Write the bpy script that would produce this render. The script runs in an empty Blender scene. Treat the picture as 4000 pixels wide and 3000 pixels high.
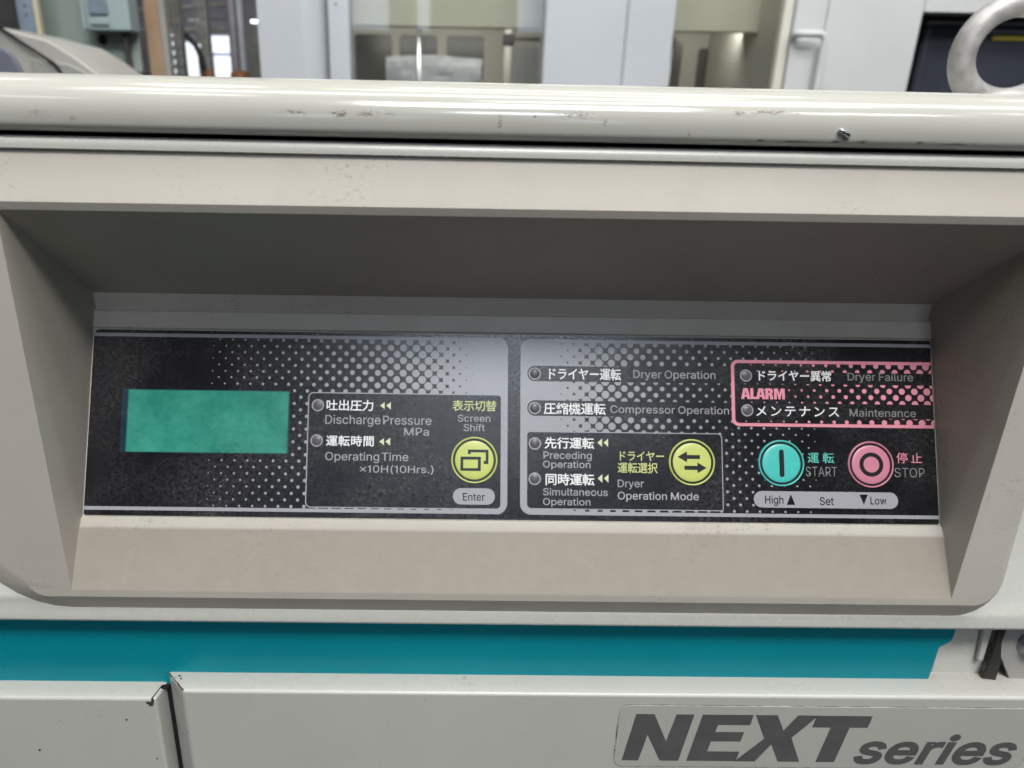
import bpy, bmesh, math, random
from mathutils import Matrix, Vector, noise
random.seed(7)
R = math.radians
S = bpy.context.scene
COL = S.collection

# ---------------------------------------------------------------- camera
cd = bpy.data.cameras.new("camera")
cam = bpy.data.objects.new("camera", cd)
COL.objects.link(cam)
S.camera = cam
cd.sensor_width = 36
cd.lens = 25.65
cd.shift_x = 0.0605
cd.clip_start = 0.01
cd.clip_end = 100
pitch, yaw, roll = 0.36177, 0.01059, 0.01691
fw = Vector((math.sin(yaw)*math.cos(pitch), math.cos(yaw)*math.cos(pitch), -math.sin(pitch)))
r0 = Vector((math.cos(yaw), -math.sin(yaw), 0))
u0 = r0.cross(fw)
rr = math.cos(roll)*r0 + math.sin(roll)*u0
uu = -math.sin(roll)*r0 + math.cos(roll)*u0
cam.matrix_world = Matrix(((rr.x, uu.x, -fw.x, -0.02856), (rr.y, uu.y, -fw.y, -0.23452),
                           (rr.z, uu.z, -fw.z, 0.17586), (0, 0, 0, 1)))
cd.dof.use_dof = True
cd.dof.focus_distance = 0.285
cd.dof.aperture_fstop = 13.0

# ---------------------------------------------------------------- world and exposure
S.view_settings.view_transform = 'Standard'
S.view_settings.look = 'None'
S.view_settings.exposure = 0.0
S.view_settings.gamma = 1.0
S.render.engine = 'CYCLES'
W0 = bpy.data.worlds.new("World")
S.world = W0
W0.use_nodes = True
wn = W0.node_tree
bg = wn.nodes["Background"]
tc = wn.nodes.new("ShaderNodeTexCoord")
sx = wn.nodes.new("ShaderNodeSeparateXYZ")
rp = wn.nodes.new("ShaderNodeValToRGB")
mr = wn.nodes.new("ShaderNodeMapRange")
mr.inputs[1].default_value = -1
wn.links.new(tc.outputs["Generated"], sx.inputs[0])
wn.links.new(sx.outputs[2], mr.inputs[0])
wn.links.new(mr.outputs[0], rp.inputs[0])
wn.links.new(rp.outputs[0], bg.inputs[0])
rp.color_ramp.elements[0].position = 0.78
rp.color_ramp.elements[0].color = (0.008, 0.008, 0.008, 1)
rp.color_ramp.elements[1].position = 0.92
rp.color_ramp.elements[1].color = (0.30, 0.30, 0.295, 1)
bg.inputs[1].default_value = 1.0

# ---------------------------------------------------------------- hall lamps (behind and above the camera)
def area(name, loc, target, sx_, sy_, power, col):
    d = bpy.data.lights.new(name, 'AREA')
    d.shape = 'RECTANGLE'
    d.size, d.size_y = sx_, sy_
    d.energy = power
    d.color = col
    o = bpy.data.objects.new(name, d)
    COL.objects.link(o)
    o.location = loc
    o.rotation_euler = (Vector(target) - Vector(loc)).to_track_quat('-Z', 'Y').to_euler()
    return o
# rows of roof lights over the hall, a daylight opening high behind the camera, and low far windows
for x, y, lx, ly, p in ((1.9, -2.0, .8, .25, 20), (.35, -1.9, 1.5, .75, 140), (-2.0, -2.0, .5, .12, 3),
                     (2.9, -.75, 1.5, .25, 14), (.9, -.75, 1.6, .35, 26), (-1.05, -.8, .5, .3, 6), (-2.6, -.75, 1.6, .13, 6),
                     (3.1, .6, 1.5, .16, 10), (3.1, 1.2, 1.5, .18, 11), (.35, .6, 1.7, .16, 12), (.6, 1.2, 1.7, .18, 13),
                     (-1.0, .8, .4, .4, 8), (-2.4, .6, 1.3, .16, 9), (-2.5, 1.2, 1.5, .18, 11)):
    area("roof_light", (x, y, 3.0), (x*.8, y*.3, 0), lx, ly, p*.77, (1.0, 0.985, 0.95))
area("daylight_opening", (0.63, -3.6, 2.98), (0.63, 0, 2.4), 2.85, 1.44, 5, (0.84, 0.90, 1.0))
area("bright_pane", (0.36, -3.55, 2.58), (0.2, 0, .1), .62, .34, 26, (0.78, 0.88, 1.0))
for x, w in ((-.78, .36), (-.26, .12), (.8, .3)):
    area("far_window_light", (x, -4.0, 1.25), (x*.6, 0, .17), w, .75, w*8, (0.70, 0.80, 1.0))
area("roof_light", (.4, -.1, 2.7), (.4, 2.0, .3), 3.4, .5, 44, (0.95, 0.97, 1.0))
for x, w in ((-.05, .5), (.9, .4)):  # unseen fill lamps added behind the hood to brighten the machine interior
    area("interior_fill_lamp", (x, 2.13, .41), (x, 2.45, .15), w, .06, .75, (1.0, 0.98, 0.93))

# ---------------------------------------------------------------- helpers
WM = {}
def link(name, me, mat, parent=None, world=None):
    o = bpy.data.objects.new(name, me)
    COL.objects.link(o)
    w = world if world is not None else Matrix()
    if mat is not None and len(me.materials) == 0:
        me.materials.append(mat)
    if parent is not None:
        o.parent = parent
        o.matrix_basis = WM[parent].inverted() @ w
    else:
        o.matrix_basis = w
    WM[o] = w
    return o

def empty(name, loc, label, cat, group=None):
    o = bpy.data.objects.new(name, None)
    COL.objects.link(o)
    o.location = loc
    o.empty_display_size = 0.05
    WM[o] = Matrix.Translation(loc)
    o["label"] = label
    o["category"] = cat
    if group: o["group"] = group
    return o

def tag(o, label=None, cat=None, kind=None, group=None):
    if label: o["label"] = label
    if cat: o["category"] = cat
    if kind: o["kind"] = kind
    if group: o["group"] = group
    return o

def mesh(name, vs, fs, smooth=False, k=0.001):
    me = bpy.data.meshes.new(name)
    me.from_pydata([(x*k, y*k, z*k) for x, y, z in vs], [], fs)
    bm = bmesh.new(); bm.from_mesh(me)
    bmesh.ops.recalc_face_normals(bm, faces=bm.faces)
    bm.to_mesh(me); bm.free()
    if smooth:
        for p in me.polygons: p.use_smooth = True
    me.update()
    return me

def smooth_angle(me, deg=35):
    for p in me.polygons: p.use_smooth = True
    bm = bmesh.new(); bm.from_mesh(me)
    for e in bm.edges:
        if len(e.link_faces) == 2 and e.calc_face_angle(0) > R(deg): e.smooth = False
    bm.to_mesh(me); bm.free()

def bevel(o, w, seg=3, ang=30):
    m = o.modifiers.new("bevel", 'BEVEL')
    m.width = w; m.segments = seg; m.limit_method = 'ANGLE'; m.angle_limit = R(ang)
    m.harden_normals = False
    for p in o.data.polygons: p.use_smooth = True
    n = o.modifiers.new("wn", 'WEIGHTED_NORMAL'); n.keep_sharp = True
    return o

def boxv(x0, x1, y0, y1, z0, z1):
    v = [(x, y, z) for x in (x0, x1) for y in (y0, y1) for z in (z0, z1)]
    f = [(0,1,3,2),(4,6,7,5),(0,4,5,1),(2,3,7,6),(0,2,6,4),(1,5,7,3)]
    return v, f

def box(name, b, mat, parent=None, bev=0.0, world=None, seg=2):
    v, f = boxv(*b)
    o = link(name, mesh(name, v, f), mat, parent, world)
    if bev: bevel(o, bev*0.001, seg)
    return o

def extrude_x(name, prof, x0, x1, mat, parent=None, smooth=30, cap=True, nseg=1, tilt=0.0):
    n = len(prof); vs = []; fs = []
    for i in range(nseg+1):
        x = x0 + (x1-x0)*i/nseg
        vs += [(x, y, z-(x+8)*tilt) for y, z in prof]
    for i in range(nseg):
        for j in range(n):
            a = i*n+j; b = i*n+(j+1) % n
            fs.append((a, b, b+n, a+n))
    if cap: fs += [tuple(range(n)), tuple(range(nseg*n, nseg*n+n))]
    me = mesh(name, vs, fs)
    smooth_angle(me, smooth)
    return link(name, me, mat, parent)

def arc(cx, cy, rx, ry, a0, a1, n):
    return [(cx+rx*math.cos(R(a0+(a1-a0)*i/n)), cy+ry*math.sin(R(a0+(a1-a0)*i/n))) for i in range(n+1)]

def rrect(u0, u1, v0, v1, r, n=7):          # r = one radius or (bl, br, tr, tl)
    if not isinstance(r, tuple): r = (r,)*4
    p = []
    for (cx, cy, rad, a) in ((u0+r[0], v0+r[0], r[0], 180), (u1-r[1], v0+r[1], r[1], 270),
                             (u1-r[2], v1-r[2], r[2], 0), (u0+r[3], v1-r[3], r[3], 90)):
        p += arc(cx, cy, max(rad, 1e-4), max(rad, 1e-4), a, a+90, n)
    return p

def tube(pts, r, seg=12, closed=False):
    vs, fs = [], []
    n = len(pts)
    P = [Vector(p) for p in pts]
    prev = None
    for i in range(n):
        t = (P[(i+1) % n]-P[i-1]) if closed else (P[min(i+1, n-1)]-P[max(i-1, 0)])
        t.normalize()
        if prev is None:
            a = Vector((0, 0, 1)) if abs(t.z) < .9 else Vector((1, 0, 0))
        else: a = prev
        s = t.cross(a).normalized(); a2 = s.cross(t).normalized(); prev = a2
        rad = r[i] if isinstance(r, (list, tuple)) else r
        for k in range(seg):
            th = 2*math.pi*k/seg
            vs.append(tuple(P[i]+(s*math.cos(th)+a2*math.sin(th))*rad))
    m = n if closed else n-1
    for i in range(m):
        for k in range(seg):
            a, b = i*seg+k, i*seg+(k+1) % seg
            c, d = ((i+1) % n)*seg+(k+1) % seg, ((i+1) % n)*seg+k
            fs.append((a, b, c, d))
    if not closed:
        fs += [tuple(range(seg)), tuple(range((n-1)*seg, n*seg))]
    return vs, fs

# ---------------------------------------------------------------- materials
class NT:
    def __init__(s, name):
        s.m = bpy.data.materials.new(name); s.m.use_nodes = True
        s.t = s.m.node_tree; s.p = s.t.nodes["Principled BSDF"]
    def n(s, ty, **kw):
        nd = s.t.nodes.new("ShaderNode"+ty)
        for k, v in kw.items(): setattr(nd, k, v)
        return nd
    def l(s, a, b): s.t.links.new(a, b)
    def val(s, sock, v):
        if isinstance(v, (int, float)): sock.default_value = v
        else: s.l(v, sock)
    def math(s, op, a, b=0.0, c=0.0, clamp=False):
        nd = s.n("Math", operation=op); nd.use_clamp = clamp
        s.val(nd.inputs[0], a); s.val(nd.inputs[1], b); s.val(nd.inputs[2], c)
        return nd.outputs[0]
    def mix(s, f, a, b):
        nd = s.n("Mix", data_type='RGBA')
        s.val(nd.inputs[0], f)
        for i, c in ((6, a), (7, b)):
            if isinstance(c, tuple): nd.inputs[i].default_value = (*c, 1)
            else: s.l(c, nd.inputs[i])
        return nd.outputs[2]
    def noise(s, scale, detail=4, rough=.6, vec=None, w=None):
        nd = s.n("TexNoise"); nd.inputs["Scale"].default_value = scale
        nd.inputs["Detail"].default_value = detail; nd.inputs["Roughness"].default_value = rough
        s.l(vec if vec is not None else s.obj(), nd.inputs["Vector"])
        return nd.outputs["Fac"]
    def obj(s):
        if not hasattr(s, '_o'): s._o = s.n("TexCoord").outputs["Object"]
        return s._o
    def scaled(s, sc):
        nd = s.n("VectorMath", operation='MULTIPLY'); s.l(s.obj(), nd.inputs[0]); nd.inputs[1].default_value = sc
        return nd.outputs[0]
    def ramp(s, f, stops):
        nd = s.n("ValToRGB"); s.val(nd.inputs[0], f)
        e = nd.color_ramp.elements
        while len(e) < len(stops): e.new(0.5)
        for i, (p, v) in enumerate(stops):
            e[i].position = p; e[i].color = (v, v, v, 1)
        return nd.outputs[0]
    def rng(s, f, a, b, c=0.0, d=1.0, smooth=False):
        nd = s.n("MapRange", clamp=True)
        if smooth: nd.interpolation_type = 'SMOOTHSTEP'
        s.val(nd.inputs[0], f)
        for i, v in enumerate((a, b, c, d)): nd.inputs[i+1].default_value = v
        return nd.outputs[0]
    def bump(s, h, strength, dist):
        nd = s.n("Bump"); nd.inputs["Strength"].default_value = strength; nd.inputs["Distance"].default_value = dist
        s.l(h, nd.inputs["Height"]); s.l(nd.outputs[0], s.p.inputs["Normal"])
        return nd
    def base(s, c):
        if isinstance(c, tuple): s.p.inputs["Base Color"].default_value = (*c, 1)
        else: s.l(c, s.p.inputs["Base Color"])
    def rough(s, v): s.val(s.p.inputs["Roughness"], v)
    def spec(s, v): s.p.inputs["Specular IOR Level"].default_value = v

def plain(name, c, rough=.5, metal=0.0, spec=.5, var=.06, nscale=60, bump=0, coat=0):
    t = NT(name)
    f = t.noise(nscale, 5, .6)
    t.base(t.mix(t.rng(f, .3, .7), tuple(x*(1-var) for x in c), tuple(min(1, x*(1+var)) for x in c)))
    t.rough(t.rng(f, .2, .8, rough*.85, min(1, rough*1.15)))
    t.p.inputs["Metallic"].default_value = metal
    t.spec(spec)
    if coat:
        t.p.inputs["Coat Weight"].default_value = coat; t.p.inputs["Coat Roughness"].default_value = .06
    if bump: t.bump(t.noise(nscale*12, 3, .6), bump, .0002)
    return t.m

IVORY = (0.56, 0.56, 0.52)
def paint(name, c, scuffs=(), rough=.22, smudge=.06, edge=None):
    """gloss machine enamel; scuffs = (x, z, rx, rz, amount) in mm"""
    t = NT(name)
    big = t.noise(14, 5, .6); sm = t.noise(90, 6, .7)
    col = t.mix(t.rng(big, .35, .7, 0, 1), tuple(x*(1-smudge) for x in c), c)
    col = t.mix(t.math('MULTIPLY', t.rng(sm, .45, .9), .02), col, (c[0]*.72, c[1]*.70, c[2]*.66))
    rgh = t.rng(sm, .3, .8, rough*.8, rough*1.35)
    if scuffs:
        sep = t.n("SeparateXYZ"); t.l(t.obj(), sep.inputs[0])
        tot = None
        for (x, z, rx, rz, amt) in scuffs:
            dx = t.math('MULTIPLY', t.math('SUBTRACT', sep.outputs[0], x*.001), 1000/rx)
            dz = t.math('MULTIPLY', t.math('SUBTRACT', sep.outputs[2], z*.001), 1000/rz)
            d = t.math('SQRT', t.math('ADD', t.math('MULTIPLY', dx, dx), t.math('MULTIPLY', dz, dz)))
            g = t.math('MULTIPLY', t.math('SUBTRACT', 1.0, d, clamp=True), amt)
            tot = g if tot is None else t.math('MAXIMUM', tot, g)
        v = t.scaled((1.0, 1.0, 3.5))
        fine = t.noise(700, 5, .75, vec=v)
        mask = t.rng(t.math('ADD', t.math('MULTIPLY', tot, .30), fine), .67, .74)
        mask = t.math('MULTIPLY', mask, t.rng(tot, .0, .12))
        col = t.mix(t.math('MULTIPLY', mask, .9), col, (0.15, 0.115, 0.085))
        rgh = t.math('ADD', rgh, t.math('MULTIPLY', mask, .4))
    t.base(col); t.rough(rgh)
    t.bump(t.noise(260, 2, .5), .035, .0004)
    return t.m

M = {}
M['cover'] = paint("ivory_enamel_cover", (0.445, 0.44, 0.40), scuffs=[
    (-61, 173.6, 5.5, 2.2, 1.0), (-74, 173.8, 9, 1.2, .8), (-53, 173.6, 7, 1.3, 1.0), (-46, 173.8, 3, .9, .9), (-12.2, 171.4, 1.3, 5.0, .85),
    (-1.5, 173.8, 1.0, .9, 1.3), (12, 174.6, 12, 2.2, .78), (20, 172.4, 1.6, 2.4, .9), (71, 176, 15, 1.4, .95), (61, 175.6, 5, 1.6, .9),
    (68.5, 167.9, 2.6, .9, 1.25), (80, 167.8, 11, .8, .95), (92, 168, 3, .9, 1.1), (100, 168, 3.5, 1.0, 1.1), (118, 167.9, 2, .9, 1.35),
    (128, 167.8, 9, .7, .95), (-142, 171.0, 3, 1.4, .85), (-152, 172.4, 7, 3, .6), (-120, 170.5, 6, 2, .55), (46, 169.4, 1.2, 3, .6)], rough=.12)
M['ivory'] = paint("ivory_enamel_panel", IVORY, rough=.26)
M['door'] = paint("ivory_enamel_door", (0.49, 0.485, 0.45), scuffs=[
    (-158.5, -64.7, .8, .8, 1.7), (-197.5, -81.9, .9, .9, 1.7), (-148.6, -86.2, .7, .8, 1.6), (-187, -67, 9, 5, .42),
    (-170, -62, 5, 5, .42), (-18, -47, 8, 3, .55), (5, -46, 5, 3, .5), (-34, -51.8, .8, .5, 1.4), (-50, -64, .6, .5, 1.3), (90, -46, 8, 2, .5)], rough=.30)

t = NT("beige_textured_plastic")
sm = t.noise(1500, 3, .6); mid = t.noise(45, 6, .65); big = t.noise(9, 4, .55)
c = t.mix(t.rng(big, .35, .68), (0.45, 0.415, 0.365), (0.50, 0.468, 0.42))
c = t.mix(t.math('MULTIPLY', t.rng(mid, .52, .75), .18), c, (0.30, 0.27, 0.235))
c = t.mix(t.math('MULTIPLY', t.rng(t.noise(420, 5, .7, vec=t.scaled((1, 1, 1.6))), .56, .70), t.rng(t.noise(26, 3, .5), .5, .66)), c, (0.27, 0.245, 0.21))
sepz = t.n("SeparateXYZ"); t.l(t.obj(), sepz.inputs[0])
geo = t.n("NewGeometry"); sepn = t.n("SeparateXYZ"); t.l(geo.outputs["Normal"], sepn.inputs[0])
# dirt plus shade painted into the colour: only on the upward facing sill
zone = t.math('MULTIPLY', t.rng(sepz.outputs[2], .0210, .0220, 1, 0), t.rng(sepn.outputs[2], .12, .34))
dirt_shade = t.math('MULTIPLY', zone, t.rng(t.noise(190, 6, .75), .30, .62, .88, 1.0))
c = t.mix(t.math('MULTIPLY', dirt_shade, .80), c, (0.250, 0.220, 0.180))
t.base(c); t.rough(t.rng(mid, .3, .7, .40, .56)); t.spec(.45)
t.bump(sm, .22, .0002)
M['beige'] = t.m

t = NT("teal_enamel")
f = t.noise(20, 4, .6)
t.base(t.mix(t.rng(f, .3, .7), (0.0, 0.225, 0.285), (0.0, 0.25, 0.31))); t.rough(.30)
t.spec(.25)
t.bump(t.noise(400, 2, .5), .03, .0003)
M['teal'] = t.m

M['gap'] = plain("gap_shade_and_rubber", (0.012, 0.012, 0.013), .8, spec=.2)
M['strap'] = plain("worn_black_strap", (0.028, 0.026, 0.024), .6, nscale=200)
M['rust'] = plain("rust_brown_primer", (0.11, 0.055, 0.03), .85, var=.5, nscale=900)
M['bare'] = plain("dark_chipped_primer", (0.035, 0.032, 0.028), .8, var=.4, nscale=900)
M['cast'] = plain("cast_zinc_metal", (0.40, 0.39, 0.38), .55, metal=.55, var=.22, nscale=110, bump=.5)
M['steel'] = plain("bright_steel", (0.55, 0.55, 0.57), .25, metal=1, nscale=400, var=.3, bump=.3)
M['greymetal'] = plain("grey_painted_bracket", (0.36, 0.35, 0.33), .45, nscale=120)

# label film: every print colour shares the same worn matt film on top
def film(t, col, hz=1.0):
    haze = t.noise(20, 5, .62); fine = t.noise(1500, 3, .65); str_ = t.noise(800, 4, .75, vec=t.scaled((1.0, 1.7, 1.0)))
    scr = t.noise(620, 5, .8)
    w = t.math('MULTIPLY', t.rng(haze, .40, .66), t.rng(scr, .40, .70))
    col = t.mix(t.math('MULTIPLY', w, .11*hz), col, (0.55, 0.53, 0.50))
    spk = t.math('MULTIPLY', t.rng(str_, .60, .74), t.rng(haze, .40, .6))
    col = t.mix(t.math('MULTIPLY', spk, .13*hz), col, (0.6, 0.6, 0.6))
    t.base(col)
    t.rough(t.math('ADD', .17, t.math('MULTIPLY', w, .22)))
    t.spec(.5)
    t.bump(fine, .6, .00014)
INK = (0.0075, 0.0075, 0.010)
INKS = {'black': INK, 'silver': (0.345, 0.345, 0.375), 'white': (0.82, 0.82, 0.82), 'grey': (0.35, 0.345, 0.36), 'bright': (0.42, 0.42, 0.42),
        'dim': (0.25, 0.245, 0.25), 'yellow': (0.58, 0.62, 0.25), 'cream': (0.68, 0.72, 0.46), 'pink': (0.80, 0.30, 0.38), 'teal': (0.12, 0.50, 0.42)}
for k, c in INKS.items():
    t = NT("film_print_"+k); film(t, c, 1.0 if k == 'black' else .6)
    M['p_'+k] = t.m

def halftone(name, ink, u0, v0, pitch, stops):
    t = NT(name)
    sep = t.n("SeparateXYZ"); t.l(t.obj(), sep.inputs[0])
    u = t.math('MULTIPLY', sep.outputs[0], 1000.0); v = t.math('MULTIPLY', sep.outputs[1], 1000.0)
    def near(du, dv):
        a = t.math('SUBTRACT', t.math('FLOORED_MODULO', t.math('ADD', u, pitch/2-u0-du), pitch), pitch/2)
        b = t.math('SUBTRACT', t.math('FLOORED_MODULO', t.math('ADD', v, pitch/2-v0-dv), pitch), pitch/2)
        return t.math('SQRT', t.math('ADD', t.math('MULTIPLY', a, a), t.math('MULTIPLY', b, b)))
    d = t.math('MINIMUM', near(0, 0), near(pitch/2, pitch/2))
    f = t.math('DIVIDE', t.math('ADD', u, 170.0), 340.0)
    rad = t.math('MULTIPLY', t.ramp(f, [((x+170)/340, r/4) for x, r in stops]), 4.0)
    m = t.rng(t.math('SUBTRACT', rad, d), -.09, .09)
    film(t, t.mix(m, INK, ink), .8)
    return t.m
M['half_left'] = halftone("halftone_print_silver_rising", INKS['silver'], -54.55, 57.08, 5.05,
    [(-122, 0), (-120, .27), (-116.8, .33), (-86.7, .60), (-58, 1.07), (-28.9, 1.79), (-14, 2.55), (0, 3.9)])
M['half_right'] = halftone("halftone_print_silver_falling", INKS['silver'], 43.95, 62.2, 5.05,
    [(3, 3.9), (13.7, 2.55), (28.4, 1.79), (54.2, .98), (78.8, .60), (119, .33), (121, 0)])
M['half_pink'] = halftone("halftone_print_pink", INKS['pink'], 135.2, 52.3, 5.04, [(88, .22), (110, .36), (125, .65), (140, .93), (152, 1.15), (166, 1.42)])

t = NT("green_lcd_glass")
sep = t.n("SeparateXYZ"); t.l(t.obj(), sep.inputs[0])
u = t.math('MULTIPLY', sep.outputs[0], 1000.0); v = t.math('MULTIPLY', sep.outputs[1], 1000.0)
def edge(a, lo, hi, w): return t.math('MULTIPLY', t.rng(a, lo-w, lo+w, 0, 1, True), t.rng(a, hi-w, hi+w, 1, 0, True))
inn = t.math('MULTIPLY', edge(u, -152.9, -89.6, .45), edge(v, 24.7, 49.1, .35))
hal = t.math('MULTIPLY', edge(u, -155.3, -89.0, .35), edge(v, 24.5, 49.4, .45))
g = t.mix(t.rng(t.noise(48, 7, .72), .34, .66), (0.014, 0.200, 0.145), (0.055, 0.33, 0.25))
g = t.mix(t.math('MULTIPLY', t.rng(t.noise(420, 5, .75), .45, .72), .35), g, (0.010, 0.14, 0.11))
c = t.mix(hal, INK, (0.010, 0.030, 0.050)); c = t.mix(inn, c, g)
film(t, c, .9)
M['lcd'] = t.m

def dome_mat(name, c):
    t = NT(name); f = t.noise(300, 3, .6)
    t.base(t.mix(t.rng(f, .3, .7), tuple(x*.93 for x in c), c)); t.rough(.33); t.bump(t.noise(2300, 2, .6), .25, .0001)
    return t.m
M['b_yellow'] = dome_mat("button_film_yellow", (0.57, 0.63, 0.17))
M['b_teal'] = dome_mat("button_film_teal", (0.07, 0.53, 0.48))
M['b_pink'] = dome_mat("button_film_pink", (0.60, 0.22, 0.30))
M['b_black'] = dome_mat("button_film_black", (0.012, 0.012, 0.013))
M['lens'] = dome_mat("unlit_lamp_lens", (0.10, 0.095, 0.105))
M['badge'] = paint("badge_sticker_film", (0.44, 0.435, 0.40), rough=.34)
M['badge_ink'] = plain("badge_grey_ink", (0.092, 0.090, 0.092), .34, var=.12, nscale=90)
M['grime'] = plain("badge_edge_grime", (0.12, 0.10, 0.085), .8, var=.5, nscale=500)

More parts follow.
